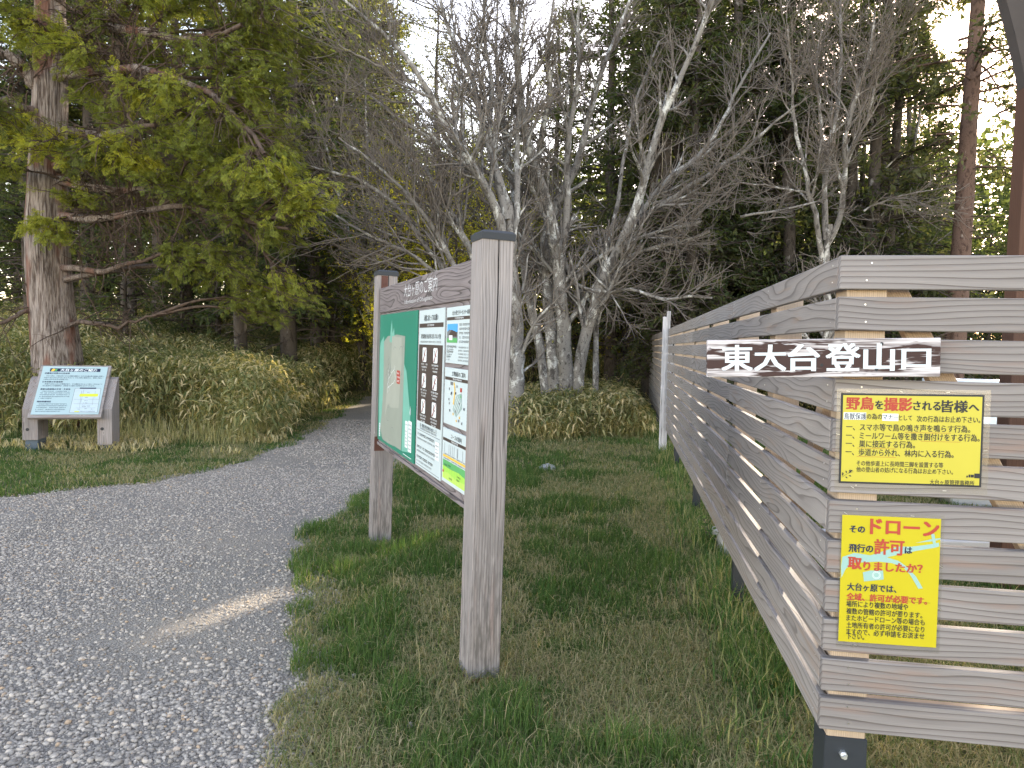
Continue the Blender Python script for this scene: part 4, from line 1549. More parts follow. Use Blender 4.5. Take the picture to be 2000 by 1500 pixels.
mb = MB(); mb.box((-0.5, -0.2, -0.02), (0.5, 0.2, 0.118), M_CONC, 2, 0.01); mb.build('plinth', cb)


# ------------------------------------------------------------------ trees
def tubes(P, R, k):
    """P (n,m,3), R (n,m) -> verts, quads"""
    n, m, _ = P.shape
    T = np.gradient(P, axis=1)
    T /= np.maximum(np.linalg.norm(T, axis=2, keepdims=True), 1e-9)
    ref = np.zeros_like(T)
    steep = np.abs(T[:, :1, 2]) > 0.9
    ref[...] = np.where(np.repeat(steep, m, 1)[..., None], np.array([1.0, 0, 0]), np.array([0, 0, 1.0]))
    N = np.cross(T, ref)
    N /= np.maximum(np.linalg.norm(N, axis=2, keepdims=True), 1e-9)
    B = np.cross(T, N)
    a = np.arange(k) * 2 * np.pi / k
    ring = N[:, :, None] * np.cos(a)[None, None, :, None] + B[:, :, None] * np.sin(a)[None, None, :, None]
    V = P[:, :, None] + ring * R[:, :, None, None]
    idx = np.arange(n * m * k).reshape(n, m, k)
    q = np.stack([idx[:, :-1], np.roll(idx[:, :-1], -1, 2), np.roll(idx[:, 1:], -1, 2), idx[:, 1:]], -1)
    return V.reshape(-1, 3), q.reshape(-1, 4)


class Wood:
    def __init__(self):
        self.V, self.F, self.R, self.b = [], [], [], 0

    def add(self, P, R, k):
        V, F = tubes(P, R, k)
        self.V.append(V)
        self.F.append(F + self.b)
        self.R.append(np.repeat(R.reshape(-1), k))
        self.b += len(V)

    def mesh(self, name, mat, parent=None, link=True, origin=None):
        V = np.concatenate(self.V)
        if origin is not None: V = V - np.asarray(origin)
        return np_mesh(name, V, np.concatenate(self.F), mat, parent, attrs={'rad': np.concatenate(self.R)}, smooth=True, link=link)


def resample(pts, m):
    pts = np.asarray(pts, float)
    d = np.concatenate([[0], np.cumsum(np.linalg.norm(np.diff(pts, axis=0), axis=1))])
    t = np.linspace(0, d[-1], m)
    # smooth with a Catmull-like cubic by averaging two linear samplings
    out = np.stack([np.interp(t, d, pts[:, i]) for i in range(pts.shape[1])], 1)
    for _ in range(2):
        out[1:-1] = 0.25 * out[:-2] + 0.5 * out[1:-1] + 0.25 * out[2:]
    return out


def spawn(P, R, n, lens, ang, m=6, up=0.2, wig=0.12, tmin=0.2, tmax=1.0, rscale=0.6, rtip=0.35, r=rng, weight=None, lat=None):
    """n side branches from parents P (a,b,3)"""
    a, b, _ = P.shape
    w = np.linalg.norm(P[:, -1] - P[:, 0], axis=1) if weight is None else weight
    par = r.choice(a, n, p=w / w.sum())
    t = r.uniform(tmin, tmax, n) * (b - 1)
    i = np.minimum(t.astype(int), b - 2)
    f = (t - i)[:, None]
    base = P[par, i] * (1 - f) + P[par, i + 1] * f
    rb = R[par, i] * (1 - f[:, 0]) + R[par, i + 1] * f[:, 0]
    T = P[par, i + 1] - P[par, i]
    T /= np.maximum(np.linalg.norm(T, axis=1, keepdims=True), 1e-9)
    rnd = r.normal(0, 1, (n, 3))
    if lat is not None: rnd[:, 2] *= lat
    rnd -= T * (rnd * T).sum(1, keepdims=True)
    rnd /= np.maximum(np.linalg.norm(rnd, axis=1, keepdims=True), 1e-9)
    an = np.radians(r.uniform(ang[0], ang[1], n))[:, None]
    D = T * np.cos(an) + rnd * np.sin(an)
    L = r.uniform(lens[0], lens[1], n) * (1.15 - 0.6 * (t / (b - 1)))
    s = np.linspace(0, 1, m)
    step = (L / (m - 1))[:, None]
    Q = np.zeros((n, m, 3))
    Q[:, 0] = base
    d = D.copy()
    for q in range(1, m):
        d = d + r.normal(0, wig, (n, 3)) + np.array([0, 0, up * 0.25])
        d /= np.linalg.norm(d, axis=1, keepdims=True)
        Q[:, q] = Q[:, q - 1] + d * step
    R0 = np.minimum(rb * rscale, 0.02 + L * 0.016)
    RR = R0[:, None] * (1 - (1 - rtip) * s[None])
    return Q, RR


def bark_mat(name, base, lichen, dark, lich_amt=0.55, twig=(0.15, 0.115, 0.10), stretch=(1, 1, 0.5), sc=9.0):
    k = NT(name)
    co = k.objco()
    n1_ = k.noise(k.scale(co, stretch), sc, 5, 0.65)
    n2_ = k.noise(k.scale(co, (1, 1, 0.6)), sc * 0.45, 5, 0.7, 0.5)
    n3_ = k.noise(co, sc * 3.5, 3, 0.6)
    c = k.mix(n1_, tuple(x * 0.55 for x in base), base)
    c = k.mix(k.sstep(lich_amt, lich_amt + 0.08, n2_), c, lichen)
    c = k.mix(k.math('MULTIPLY', k.sstep(0.58, 0.66, n3_), 0.7), c, dark)
    n4_ = k.noise(k.scale(co, (1, 1, 0.5), (5, 2, 8)), sc * 0.8, 5, 0.72, 0.4)
    c = k.mix(k.math('MULTIPLY', k.sstep(0.53, 0.60, n4_), 0.75), c, dark)
    thin = k.math('SUBTRACT', 1.0, k.sstep(0.006, 0.022, k.attr('rad')))
    c = k.mix(thin, c, twig)
    return k.principled(c, 0.9, 0, 0.15, k.bump(n1_, 0.6, 0.02))


M_BARE = bark_mat('lichen_bark', (0.215, 0.203, 0.19), (0.40, 0.40, 0.385), (0.032, 0.028, 0.026), 0.535, (0.128, 0.112, 0.10))
M_PALEB = bark_mat('pale_bark', (0.19, 0.176, 0.162), (0.38, 0.375, 0.36), (0.04, 0.034, 0.03), 0.51, (0.130, 0.112, 0.098))
M_FIRB = bark_mat('fir_bark', (0.085, 0.072, 0.062), (0.22, 0.21, 0.20), (0.025, 0.02, 0.018), 0.60, (0.075, 0.06, 0.052))
M_REDB = bark_mat('red_brown_bark', (0.13, 0.085, 0.068), (0.22, 0.19, 0.17), (0.035, 0.022, 0.018), 0.62, (0.08, 0.06, 0.05), (1.6, 1.6, 0.12), 14)


def cypress_bark():
    k = NT('peeling_cypress_bark')
    co = k.objco()
    a = k.noise(k.scale(co, (6, 6, 0.55)), 2.2, 5, 0.6, 0.6)
    b = k.noise(k.scale(co, (14, 14, 0.9)), 3.0, 4, 0.65, 0.3)
    pat = k.noise(k.scale(co, (1.4, 1.4, 0.5)), 1.6, 3, 0.5)
    c = k.mix(k.sstep(0.35, 0.62, b), (0.075, 0.055, 0.046), (0.25, 0.215, 0.195))
    c = k.mix(k.math('MULTIPLY', k.sstep(0.50, 0.60, pat), 0.85), c, k.mix(b, (0.07, 0.03, 0.022), (0.19, 0.095, 0.07)))
    c = k.mix(k.math('MULTIPLY', k.sstep(0.60, 0.66, a), 0.75), c, (0.04, 0.026, 0.022))
    thin = k.math('SUBTRACT', 1.0, k.sstep(0.02, 0.07, k.attr('rad')))
    c = k.mix(thin, c, (0.085, 0.062, 0.05))
    h = k.math('SUBTRACT', b, k.sstep(0.55, 0.66, a))
    return k.principled(c, 0.9, 0, 0.1, k.bump(h, 0.9, 0.03))


M_CYPB = cypress_bark()
M_CYPL = leaf_mat('cypress_spray', (0.058, 0.068, 0.026), (0.135, 0.155, 0.038), (0.33, 0.33, 0.05), 0.42)
M_FIRL = leaf_mat('fir_needles', (0.034, 0.050, 0.027), (0.074, 0.095, 0.047), (0.155, 0.165, 0.070), 0.5)
M_FIRG = leaf_mat('fir_needles_grey', (0.050, 0.060, 0.038), (0.092, 0.104, 0.062), (0.175, 0.168, 0.090), 0.5)
M_YOUNG = leaf_mat('young_leaves', (0.20, 0.21, 0.03), (0.34, 0.34, 0.04), (0.52, 0.48, 0.06), 0.5)


def put_tree(name, loc, label, cat, group=None):
    e = empty(name, loc)
    tag(e, label, cat, group)
    return e


def foliage(V, T, tint, name, mat, parent, origin=None, link=True):
    if origin is not None: V = V - np.asarray(origin)
    return np_mesh(name, V, T, mat, parent, attrs={'tint': tint}, link=link)


# ---- leaning sprays of leaf scales along given axes
def sprays(C, D, size, tint, r=rng, pairs=5, flat=0.5, w=0.30):
    """flat fans: C,D (n,3); every fan is a midrib row of short leaves on both sides"""
    n = len(C)
    D = D / np.maximum(np.linalg.norm(D, axis=1, keepdims=True), 1e-9)
    N = np.stack([r.normal(0, flat, n), r.normal(0, flat, n), np.ones(n)], 1)
    S = np.cross(D, N)
    S /= np.maximum(np.linalg.norm(S, axis=1, keepdims=True), 1e-9)
    N = np.cross(S, D)
    cc, dd, ll, tt = [], [], [], []
    for q in range(pairs):
        t = (q + 0.3) / pairs
        for sd in (-1, 1):
            base = C + D * (size * t)[:, None]
            dirv = D * 0.75 + S * sd * (0.85 - 0.35 * t) - np.array([0, 0, 0.12])
            cc.append(base); dd.append(dirv)
            ll.append(size * (0.62 - 0.38 * abs(t - 0.35)) * r.uniform(0.75, 1.15, n))
            tt.append(np.clip(tint + r.normal(0, 0.07, n), 0, 1))
    cc.append(C + D * (size * 0.75)[:, None]); dd.append(D); ll.append(size * 0.45); tt.append(np.clip(tint + 0.08, 0, 1))
    C2, D2, L2 = np.concatenate(cc), np.concatenate(dd), np.concatenate(ll)
    D2 /= np.linalg.norm(D2, axis=1, keepdims=True)
    N2 = np.tile(N, (2 * pairs + 1, 1))
    V, T = leaf_quads(C2, D2, N2, L2, L2 * w, np.full(len(L2), 0.4)[:, None])
    return V, T, np.repeat(np.concatenate(tt), 4)


# ---------------- the big cypress on the left
def big_cypress():
    r = np.random.default_rng(21)
    dep = 11.6
    prof = [(112, 720, 44), (106, 660, 39), (98, 600, 37), (92, 520, 37), (89, 440, 36), (91, 330, 32), (97, 230, 29), (99, 120, 27), (97, 0, 23), (96, -140, 20), (98, -330, 14), (100, -520, 7)]
    P = np.array([at(x, y, dep) for x, y, _ in prof])
    Rr = np.array([w * dep / FOC * 1.02 for _, _, w in prof])
    base = P[0].copy()
    base[2] = zg(base[0], base[1])
    P = np.concatenate([[base + np.array([0.05, 0, -0.15])], P])
    Rr = np.concatenate([[0.46], Rr])
    org = base
    tree = put_tree('cypress_tree', org, 'big cypress with peeling grey-red trunk and mossy green sprays beside the reading stand', 'tree')
    m = 46
    PP = resample(np.concatenate([P, Rr[:, None]], 1), m)
    w = Wood()
    # fluted, ribbed trunk
    k = 22
    a = np.arange(k) * 2 * np.pi / k
    V = []
    ph = r.uniform(0, 6.28, 6)
    for i in range(m):
        z = PP[i, 2]
        rib = 1 + 0.07 * np.sin(3 * a + ph[0] + 0.4 * z) + 0.05 * np.sin(7 * a + ph[1] - 0.5 * z) + 0.03 * np.sin(11 * a + ph[2] + z) + r.normal(0, 0.012, k)
        rr = PP[i, 3] * rib
        V.append(np.stack([PP[i, 0] + rr * np.cos(a), PP[i, 1] + rr * np.sin(a), np.full(k, z)], 1))
    V = np.concatenate(V)
    idx = np.arange(m * k).reshape(m, k)
    F = np.stack([idx[:-1], np.roll(idx[:-1], -1, 1), np.roll(idx[1:], -1, 1), idx[1:]], -1).reshape(-1, 4)
    np_mesh('trunk', V - org, F, M_CYPB, tree, attrs={'rad': np.repeat(PP[:, 3], k)}, smooth=True)
    # limbs seen in the photograph: pixels, radius, depth change toward the viewer
    limbs = [([(110, 75), (135, 65), (187, 42), (233, 15), (280, -20)], 0.13, -0.8), ([(105, 80), (187, 56), (257, 47), (299, 70), (383, 75), (470, 50)], 0.10, -1.6),
             ([(233, 40), (240, 93), (224, 140), (229, 173), (254, 224), (262, 262)], 0.05, -1.6), ([(85, 180), (70, 159), (37, 121), (0, 100), (-60, 85)], 0.13, -0.5),
             ([(85, 240), (60, 215), (37, 205), (0, 187), (-60, 180)], 0.09, -1.0), ([(105, 330), (131, 313), (163, 294), (200, 271), (233, 252), (300, 250)], 0.11, -1.5),
             ([(110, 250), (135, 252), (163, 266), (224, 257), (320, 225), (420, 220)], 0.08, 1.0), ([(105, 350), (131, 355), (210, 369), (261, 373), (380, 355), (480, 360)], 0.08, -1.2),
             ([(110, 520), (135, 527), (187, 527), (261, 518), (300, 498), (380, 480)], 0.06, -0.8), ([(120, 640), (149, 630), (233, 635), (280, 621), (330, 612)], 0.045, -0.6),
             ([(90, 590), (61, 602), (28, 620), (0, 632), (-50, 640)], 0.05, -0.6), ([(105, 150), (160, 140), (260, 130), (380, 160), (470, 230), (520, 300)], 0.09, -2.0),
             ([(100, 0), (150, -40), (260, -70), (400, -60), (520, 0)], 0.11, -1.5), ([(95, -60), (40, -80), (-60, -90)], 0.10, -1), ([(105, 420), (200, 430), (330, 400), (450, 420), (560, 450)], 0.07, -1.8)]
    LP = []
    for pts, r0, dd in limbs:
        q = np.array([at(x, y, dep + dd * i / (len(pts) - 1)) for i, (x, y) in enumerate(pts)])
        q = resample(q, 14)
        q[2:] += r.normal(0, 0.025, (12, 3))
        LP.append((q, r0 * np.linspace(1, 0.28, 14)))
    # clumps of sprays: pixel, depth offset, radius (m), brightness
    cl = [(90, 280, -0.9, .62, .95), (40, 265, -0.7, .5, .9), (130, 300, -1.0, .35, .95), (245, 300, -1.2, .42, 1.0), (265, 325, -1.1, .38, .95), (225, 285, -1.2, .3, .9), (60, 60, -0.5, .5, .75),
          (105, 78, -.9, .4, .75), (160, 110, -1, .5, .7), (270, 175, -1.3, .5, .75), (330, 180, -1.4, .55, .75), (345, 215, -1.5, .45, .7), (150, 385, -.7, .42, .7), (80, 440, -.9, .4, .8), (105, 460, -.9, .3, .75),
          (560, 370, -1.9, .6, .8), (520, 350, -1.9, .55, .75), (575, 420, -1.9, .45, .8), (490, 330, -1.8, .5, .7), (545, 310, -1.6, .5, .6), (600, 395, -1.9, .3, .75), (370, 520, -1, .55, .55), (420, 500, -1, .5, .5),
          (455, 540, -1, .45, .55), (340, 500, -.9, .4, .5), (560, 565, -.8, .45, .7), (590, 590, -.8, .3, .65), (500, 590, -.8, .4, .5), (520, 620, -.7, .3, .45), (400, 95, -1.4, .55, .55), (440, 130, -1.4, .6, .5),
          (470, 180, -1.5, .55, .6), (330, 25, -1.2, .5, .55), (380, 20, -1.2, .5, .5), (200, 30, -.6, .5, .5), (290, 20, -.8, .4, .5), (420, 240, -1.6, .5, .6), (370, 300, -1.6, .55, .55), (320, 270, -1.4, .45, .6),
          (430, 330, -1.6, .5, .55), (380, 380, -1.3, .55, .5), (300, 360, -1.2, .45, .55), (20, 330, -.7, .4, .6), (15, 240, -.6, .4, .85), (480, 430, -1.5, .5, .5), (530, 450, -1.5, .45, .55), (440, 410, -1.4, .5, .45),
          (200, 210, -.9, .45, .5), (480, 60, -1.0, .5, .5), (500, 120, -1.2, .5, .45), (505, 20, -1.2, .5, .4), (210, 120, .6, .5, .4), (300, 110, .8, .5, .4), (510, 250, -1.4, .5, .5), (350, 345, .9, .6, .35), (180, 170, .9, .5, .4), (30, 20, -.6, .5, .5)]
    for _ in range(22):
        x = r.uniform(150, 560) if r.random() < 0.8 else r.uniform(-160, 30)
        y = r.uniform(-160, 520) if x > 130 else r.uniform(-200, 420)
        if y > 440: continue
        cl.append((x, y, r.uniform(-1.2, 2.2), r.uniform(.45, .75), r.uniform(.15, .5)))
    for _ in range(24):   # the part of the crown above and beyond the frame's edge
        cl.append((r.uniform(-330, 520), r.uniform(-430, -110), r.uniform(-2, 2), r.uniform(.5, .85), r.uniform(.2, .6)))
    SP, SR, fC, fD, fT = [], [], [], [], []
    for (x, y, dd, rad, br) in cl:
        c = at(x, y, dep + dd)
        # feed limb: from the nearest drawn limb or from the trunk
        best, src = 1e9, None
        for q, rr in LP:
            d = np.linalg.norm(q - c, axis=1) + 0.3 * np.maximum(0, q[:, 2] - c[2])
            i = int(np.argmin(d))
            if d[i] < best: best, src = d[i], q[max(1, i - 2)]
        ti = int(np.argmin(np.abs(PP[:, 2] - (c[2] + 0.15))))
        if best > 1.6: src = PP[ti, :3]
        mid = (src + c) / 2 + np.array([0, 0, 0.12]) * np.linalg.norm(c - src) + r.normal(0, 0.06, 3)
        q = resample(np.array([src, mid, c]), 9)
        SP.append(q); SR.append(np.linspace(0.016 + 0.01 * np.linalg.norm(c - src), 0.008, 9))
        # sub-branches
        nb = int(20 * rad / 0.5)
        ax = c - src
        ax /= np.linalg.norm(ax) + 1e-6
        for _ in range(nb):
            e = c + r.normal(0, 1, 3) * np.array([rad * 0.58, rad * 0.58, rad * 0.24]) + ax * rad * 0.25
            st = q[r.integers(4, 9)]
            mm = (st + e) / 2 + np.array([0, 0, 0.07])
            qq = resample(np.array([st, mm, e + np.array([0, 0, -0.03])]), 9)
            SP.append(qq); SR.append(np.linspace(0.009, 0.003, 9))
            nf = 15
            ts = r.integers(3, 9, nf)
            pos = qq[ts] + r.normal(0, 0.03, (nf, 3))
            dr = (e - st)[None] / (np.linalg.norm(e - st) + 1e-6) + r.normal(0, 0.55, (nf, 3)) + np.array([0, 0, -0.25])
            fC.append(pos); fD.append(dr)
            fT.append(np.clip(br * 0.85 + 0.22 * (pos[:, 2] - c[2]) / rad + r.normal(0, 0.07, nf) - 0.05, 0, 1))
    # hanging bare twigs below the limbs
    LPa = np.stack([q for q, _ in LP]); LRa = np.stack([rr for _, rr in LP])
    w.add(LPa, LRa, 8)
    w.add(np.stack(SP), np.stack(SR), 4)
    tw, tr = spawn(LPa, LRa, 620, (0.3, 1.2), (40, 90), 7, -0.35, 0.16, 0.15, 1.0, 0.3, 0.3, r)
    w.add(tw, np.minimum(tr, 0.011), 4)
    tw2, tr2 = spawn(tw, tr, 2600, (0.15, 0.5), (30, 70), 5, -0.2, 0.15, 0.1, 1, 0.6, 0.4, r)
    w.add(tw2, np.minimum(tr2, 0.006), 3)
    # sloughing strips of twig debris on the trunk
    w.mesh('limbs', M_CYPB, tree, origin=org)
    C, D, Tn = np.concatenate(fC), np.concatenate(fD), np.concatenate(fT)
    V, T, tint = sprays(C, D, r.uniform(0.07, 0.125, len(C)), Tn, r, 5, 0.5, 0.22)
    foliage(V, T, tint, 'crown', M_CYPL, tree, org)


big_cypress()


# ---------------- bare many-stemmed trees drawn from the photograph
def bare_tree(name, label, base_px, dep, stems, n1, n2, n3, seed, mat, base_r, cat='tree', lens=((0.5, 1.9), (0.3, 1.0), (0.15, 0.5)), leaves=0):
    r = np.random.default_rng(seed)
    org = at(base_px[0], base_px[1], dep)
    org[2] = zg(org[0], org[1])
    tree = put_tree(name, org, label, cat)
    w = Wood()
    SP, SR = [], []
    for pts, r0, dd, r1 in stems:
        q = np.array([at(x, y, dep + dd * i / (len(pts) - 1)) for i, (x, y) in enumerate(pts)])
        if pts[0][1] > base_px[1] - 70:
            q = np.concatenate([[[q[0, 0], q[0, 1], zg(q[0, 0], q[0, 1]) - 0.1]], q])
        q = resample(q, 22)
        q[1:] += np.cumsum(r.normal(0, 0.012, (21, 3)), axis=0) * 0.6 + r.normal(0, 0.008, (21, 3))
        SP.append(q)
        SR.append(np.linspace(r0, r1, 22) * (1 + r.normal(0, 0.05, 22)))
    SP, SR = np.stack(SP), np.stack(SR)
    w.add(SP, SR, 10)
    tw = w.mesh('trunk', mat, tree, origin=org)
    w = Wood()
    B1, R1 = spawn(SP, SR, n1, lens[0], (22, 55), 9, 0.22, 0.10, 0.22, 1.0, 0.55, 0.3, r)
    B2, R2 = spawn(B1, R1, n2, lens[1], (22, 58), 7, 0.18, 0.12, 0.15, 1.0, 0.65, 0.35, r)
    B3, R3 = spawn(B2, R2, n3, lens[2], (20, 60), 5, 0.15, 0.14, 0.1, 1.0, 0.7, 0.5, r)
    B4, R4 = spawn(B1, R1, n3 // 3, lens[2], (20, 60), 5, 0.15, 0.14, 0.1, 1.0, 0.4, 0.5, r)
    w.add(B1, np.maximum(R1, 0.006), 5)
    w.add(B2, np.maximum(R2, 0.0042), 4)
    w.add(B3, np.clip(R3, 0.0032, 0.006), 3)
    w.add(B4, np.clip(R4, 0.0032, 0.006), 3)
    w.mesh('branches', mat, tree, origin=org)
    if leaves:
        i = r.choice(len(B3), leaves)
        C = B3[i, r.integers(2, 5, leaves)]
        D = r.normal(0, 1, (leaves, 3))
        V, T, tint = sprays(C, D, r.uniform(0.03, 0.07, leaves), r.uniform(0, 1, leaves), r, 2)
        foliage(V, T, tint, 'buds', M_YOUNG, tree, org)
    return tree


# main spreading tree, right of the board
bare_tree('bare_tree', 'largest leafless tree, lichen-spotted stems fanning up right of the information board', (1105, 775), 13.6, [
    ([(1106, 782), (1103, 656), (1095, 519), (1087, 437), (1070, 383), (1048, 328), (1032, 273), (1021, 219), (1018, 137), (1010, 55), (1002, -60)], 0.17, -1.2, 0.035),
    ([(1081, 730), (1072, 650), (1065, 590), (1062, 519), (1056, 440), (1075, 400), (1108, 377), (1136, 306), (1147, 230), (1163, 164), (1185, 109), (1218, 27), (1250, -60)], 0.14, 0.8, 0.025),
    ([(1125, 750), (1141, 656), (1174, 547), (1207, 492), (1240, 420), (1260, 340), (1287, 240), (1344, 124), (1381, 49), (1420, -60)], 0.13, -1.6, 0.03),
    ([(1174, 547), (1215, 470), (1250, 412), (1306, 337), (1374, 300), (1407, 244), (1440, 160), (1500, 60)], 0.07, 0.6, 0.02),
    ([(1190, 520), (1225, 455), (1262, 418), (1310, 386), (1362, 356), (1460, 292), (1527, 225), (1561, 204)], 0.07, -1.8, 0.016),
    ([(1103, 640), (1160, 560), (1210, 510), (1280, 487), (1340, 476), (1407, 450), (1460, 439), (1540, 430)], 0.055, -1.0, 0.012),
    ([(1108, 560), (1170, 500), (1250, 461), (1381, 427), (1482, 412), (1560, 397), (1620, 380)], 0.05, -2.2, 0.012),
    ([(1090, 470), (1119, 558), (1147, 569), (1190, 574), (1240, 560), (1272, 583), (1306, 587), (1344, 574), (1381, 576), (1430, 589)], 0.045, -1.5, 0.018),
    ([(1163, 745), (1168, 629), (1155, 580), (1170, 520), (1200, 440), (1215, 330), (1240, 200), (1290, 80)], 0.07, 1.6, 0.02),
    ([(1068, 720), (1050, 640), (1030, 560), (1026, 500), (1010, 420), (1000, 330), (985, 230), (970, 130), (975, 0)], 0.11, 1.8, 0.02),
    ([(1048, 328), (1060, 250), (1075, 170), (1070, 90), (1085, -10)], 0.06, -1.2, 0.02),
    ([(1095, 519), (1110, 430), (1105, 340), (1112, 250), (1130, 140), (1125, 40), (1140, -50)], 0.08, -0.4, 0.02),
], 280, 1600, 5000, 31, M_BARE, 0.2)
# second clump behind the board, sweeping left
bare_tree('bare_tree', 'leafless tree behind the board, stems sweeping left above its header beam', (1003, 835), 12.0, [
    ([(1003, 840), (1006, 760), (1006, 690), (1004, 620), (996, 560), (992, 500), (990, 430)], 0.155, 0.2, 0.10),
    ([(990, 520), (977, 415), (950, 372), (928, 333), (906, 306), (873, 251), (840, 186), (808, 131), (737, 55), (671, 0)], 0.085, -1.2, 0.02),
    ([(992, 480), (1000, 421), (983, 377), (950, 273), (933, 218), (922, 148), (895, 109), (862, 44), (846, -30)], 0.085, 0.6, 0.022),
    ([(940, 600), (879, 508), (840, 437), (819, 404), (780, 366), (720, 311), (660, 270)], 0.055, -1.0, 0.015),
    ([(965, 590), (917, 492), (890, 432), (857, 383), (830, 328), (786, 284), (709, 240)], 0.06, 0.3, 0.015),
    ([(930, 620), (840, 519), (764, 476), (726, 465), (655, 426), (616, 404)], 0.045, -1.4, 0.012),
    ([(920, 600), (862, 514), (835, 476), (808, 437), (770, 383), (709, 350), (655, 333), (600, 322), (560, 300)], 0.05, -0.6, 0.012),
    ([(990, 430), (968, 330), (955, 250), (962, 160), (940, 60), (945, -40)], 0.07, 0.8, 0.02),
    ([(873, 251), (830, 220), (770, 150), (720, 120), (660, 90)], 0.03, -1.3, 0.012),
    ([(928, 333), (880, 290), (800, 250), (730, 190), (680, 150)], 0.035, -0.5, 0.012),
    ([(995, 500), (1012, 400), (1008, 300), (1015, 180), (1005, 60), (1030, -40)], 0.065, 1.2, 0.02),
], 250, 1400, 4600, 32, M_BARE, 0.16, leaves=420)
# slender pale tree beyond the fence
bare_tree('slender_bare_tree', 'slender pale-barked leafless tree forking above the fence top', (1608, 640), 12.8, [
    ([(1610, 640), (1607, 560), (1606, 510), (1612, 470), (1616, 440)], 0.075, 0.0, 0.055),
    ([(1606, 520), (1600, 470), (1599, 431), (1590, 395), (1582, 360), (1569, 300), (1561, 262), (1552, 225), (1554, 160), (1540, 60)], 0.05, -0.5, 0.014),
    ([(1614, 480), (1640, 442), (1647, 375), (1655, 319), (1647, 281), (1668, 206), (1700, 120), (1712, 20)], 0.055, -0.9, 0.014),
    ([(1612, 470), (1612, 412), (1610, 337), (1619, 300), (1636, 225), (1644, 150), (1645, 37), (1640, -60)], 0.055, 0.5, 0.016),
    ([(1615, 310), (1602, 262), (1600, 225), (1590, 150), (1600, 60)], 0.03, 0.2, 0.012),
    ([(1655, 319), (1670, 280), (1692, 240), (1719, 142), (1750, 60)], 0.03, -0.9, 0.01),
    ([(1607, 410), (1580, 380), (1520, 372), (1450, 360), (1400, 370)], 0.025, -0.6, 0.008),
    ([(1640, 442), (1700, 400), (1760, 380), (1830, 370)], 0.02, -0.9, 0.008),
], 120, 650, 2300, 33, M_PALEB, 0.08, lens=((0.5, 1.7), (0.3, 0.9), (0.15, 0.45)))


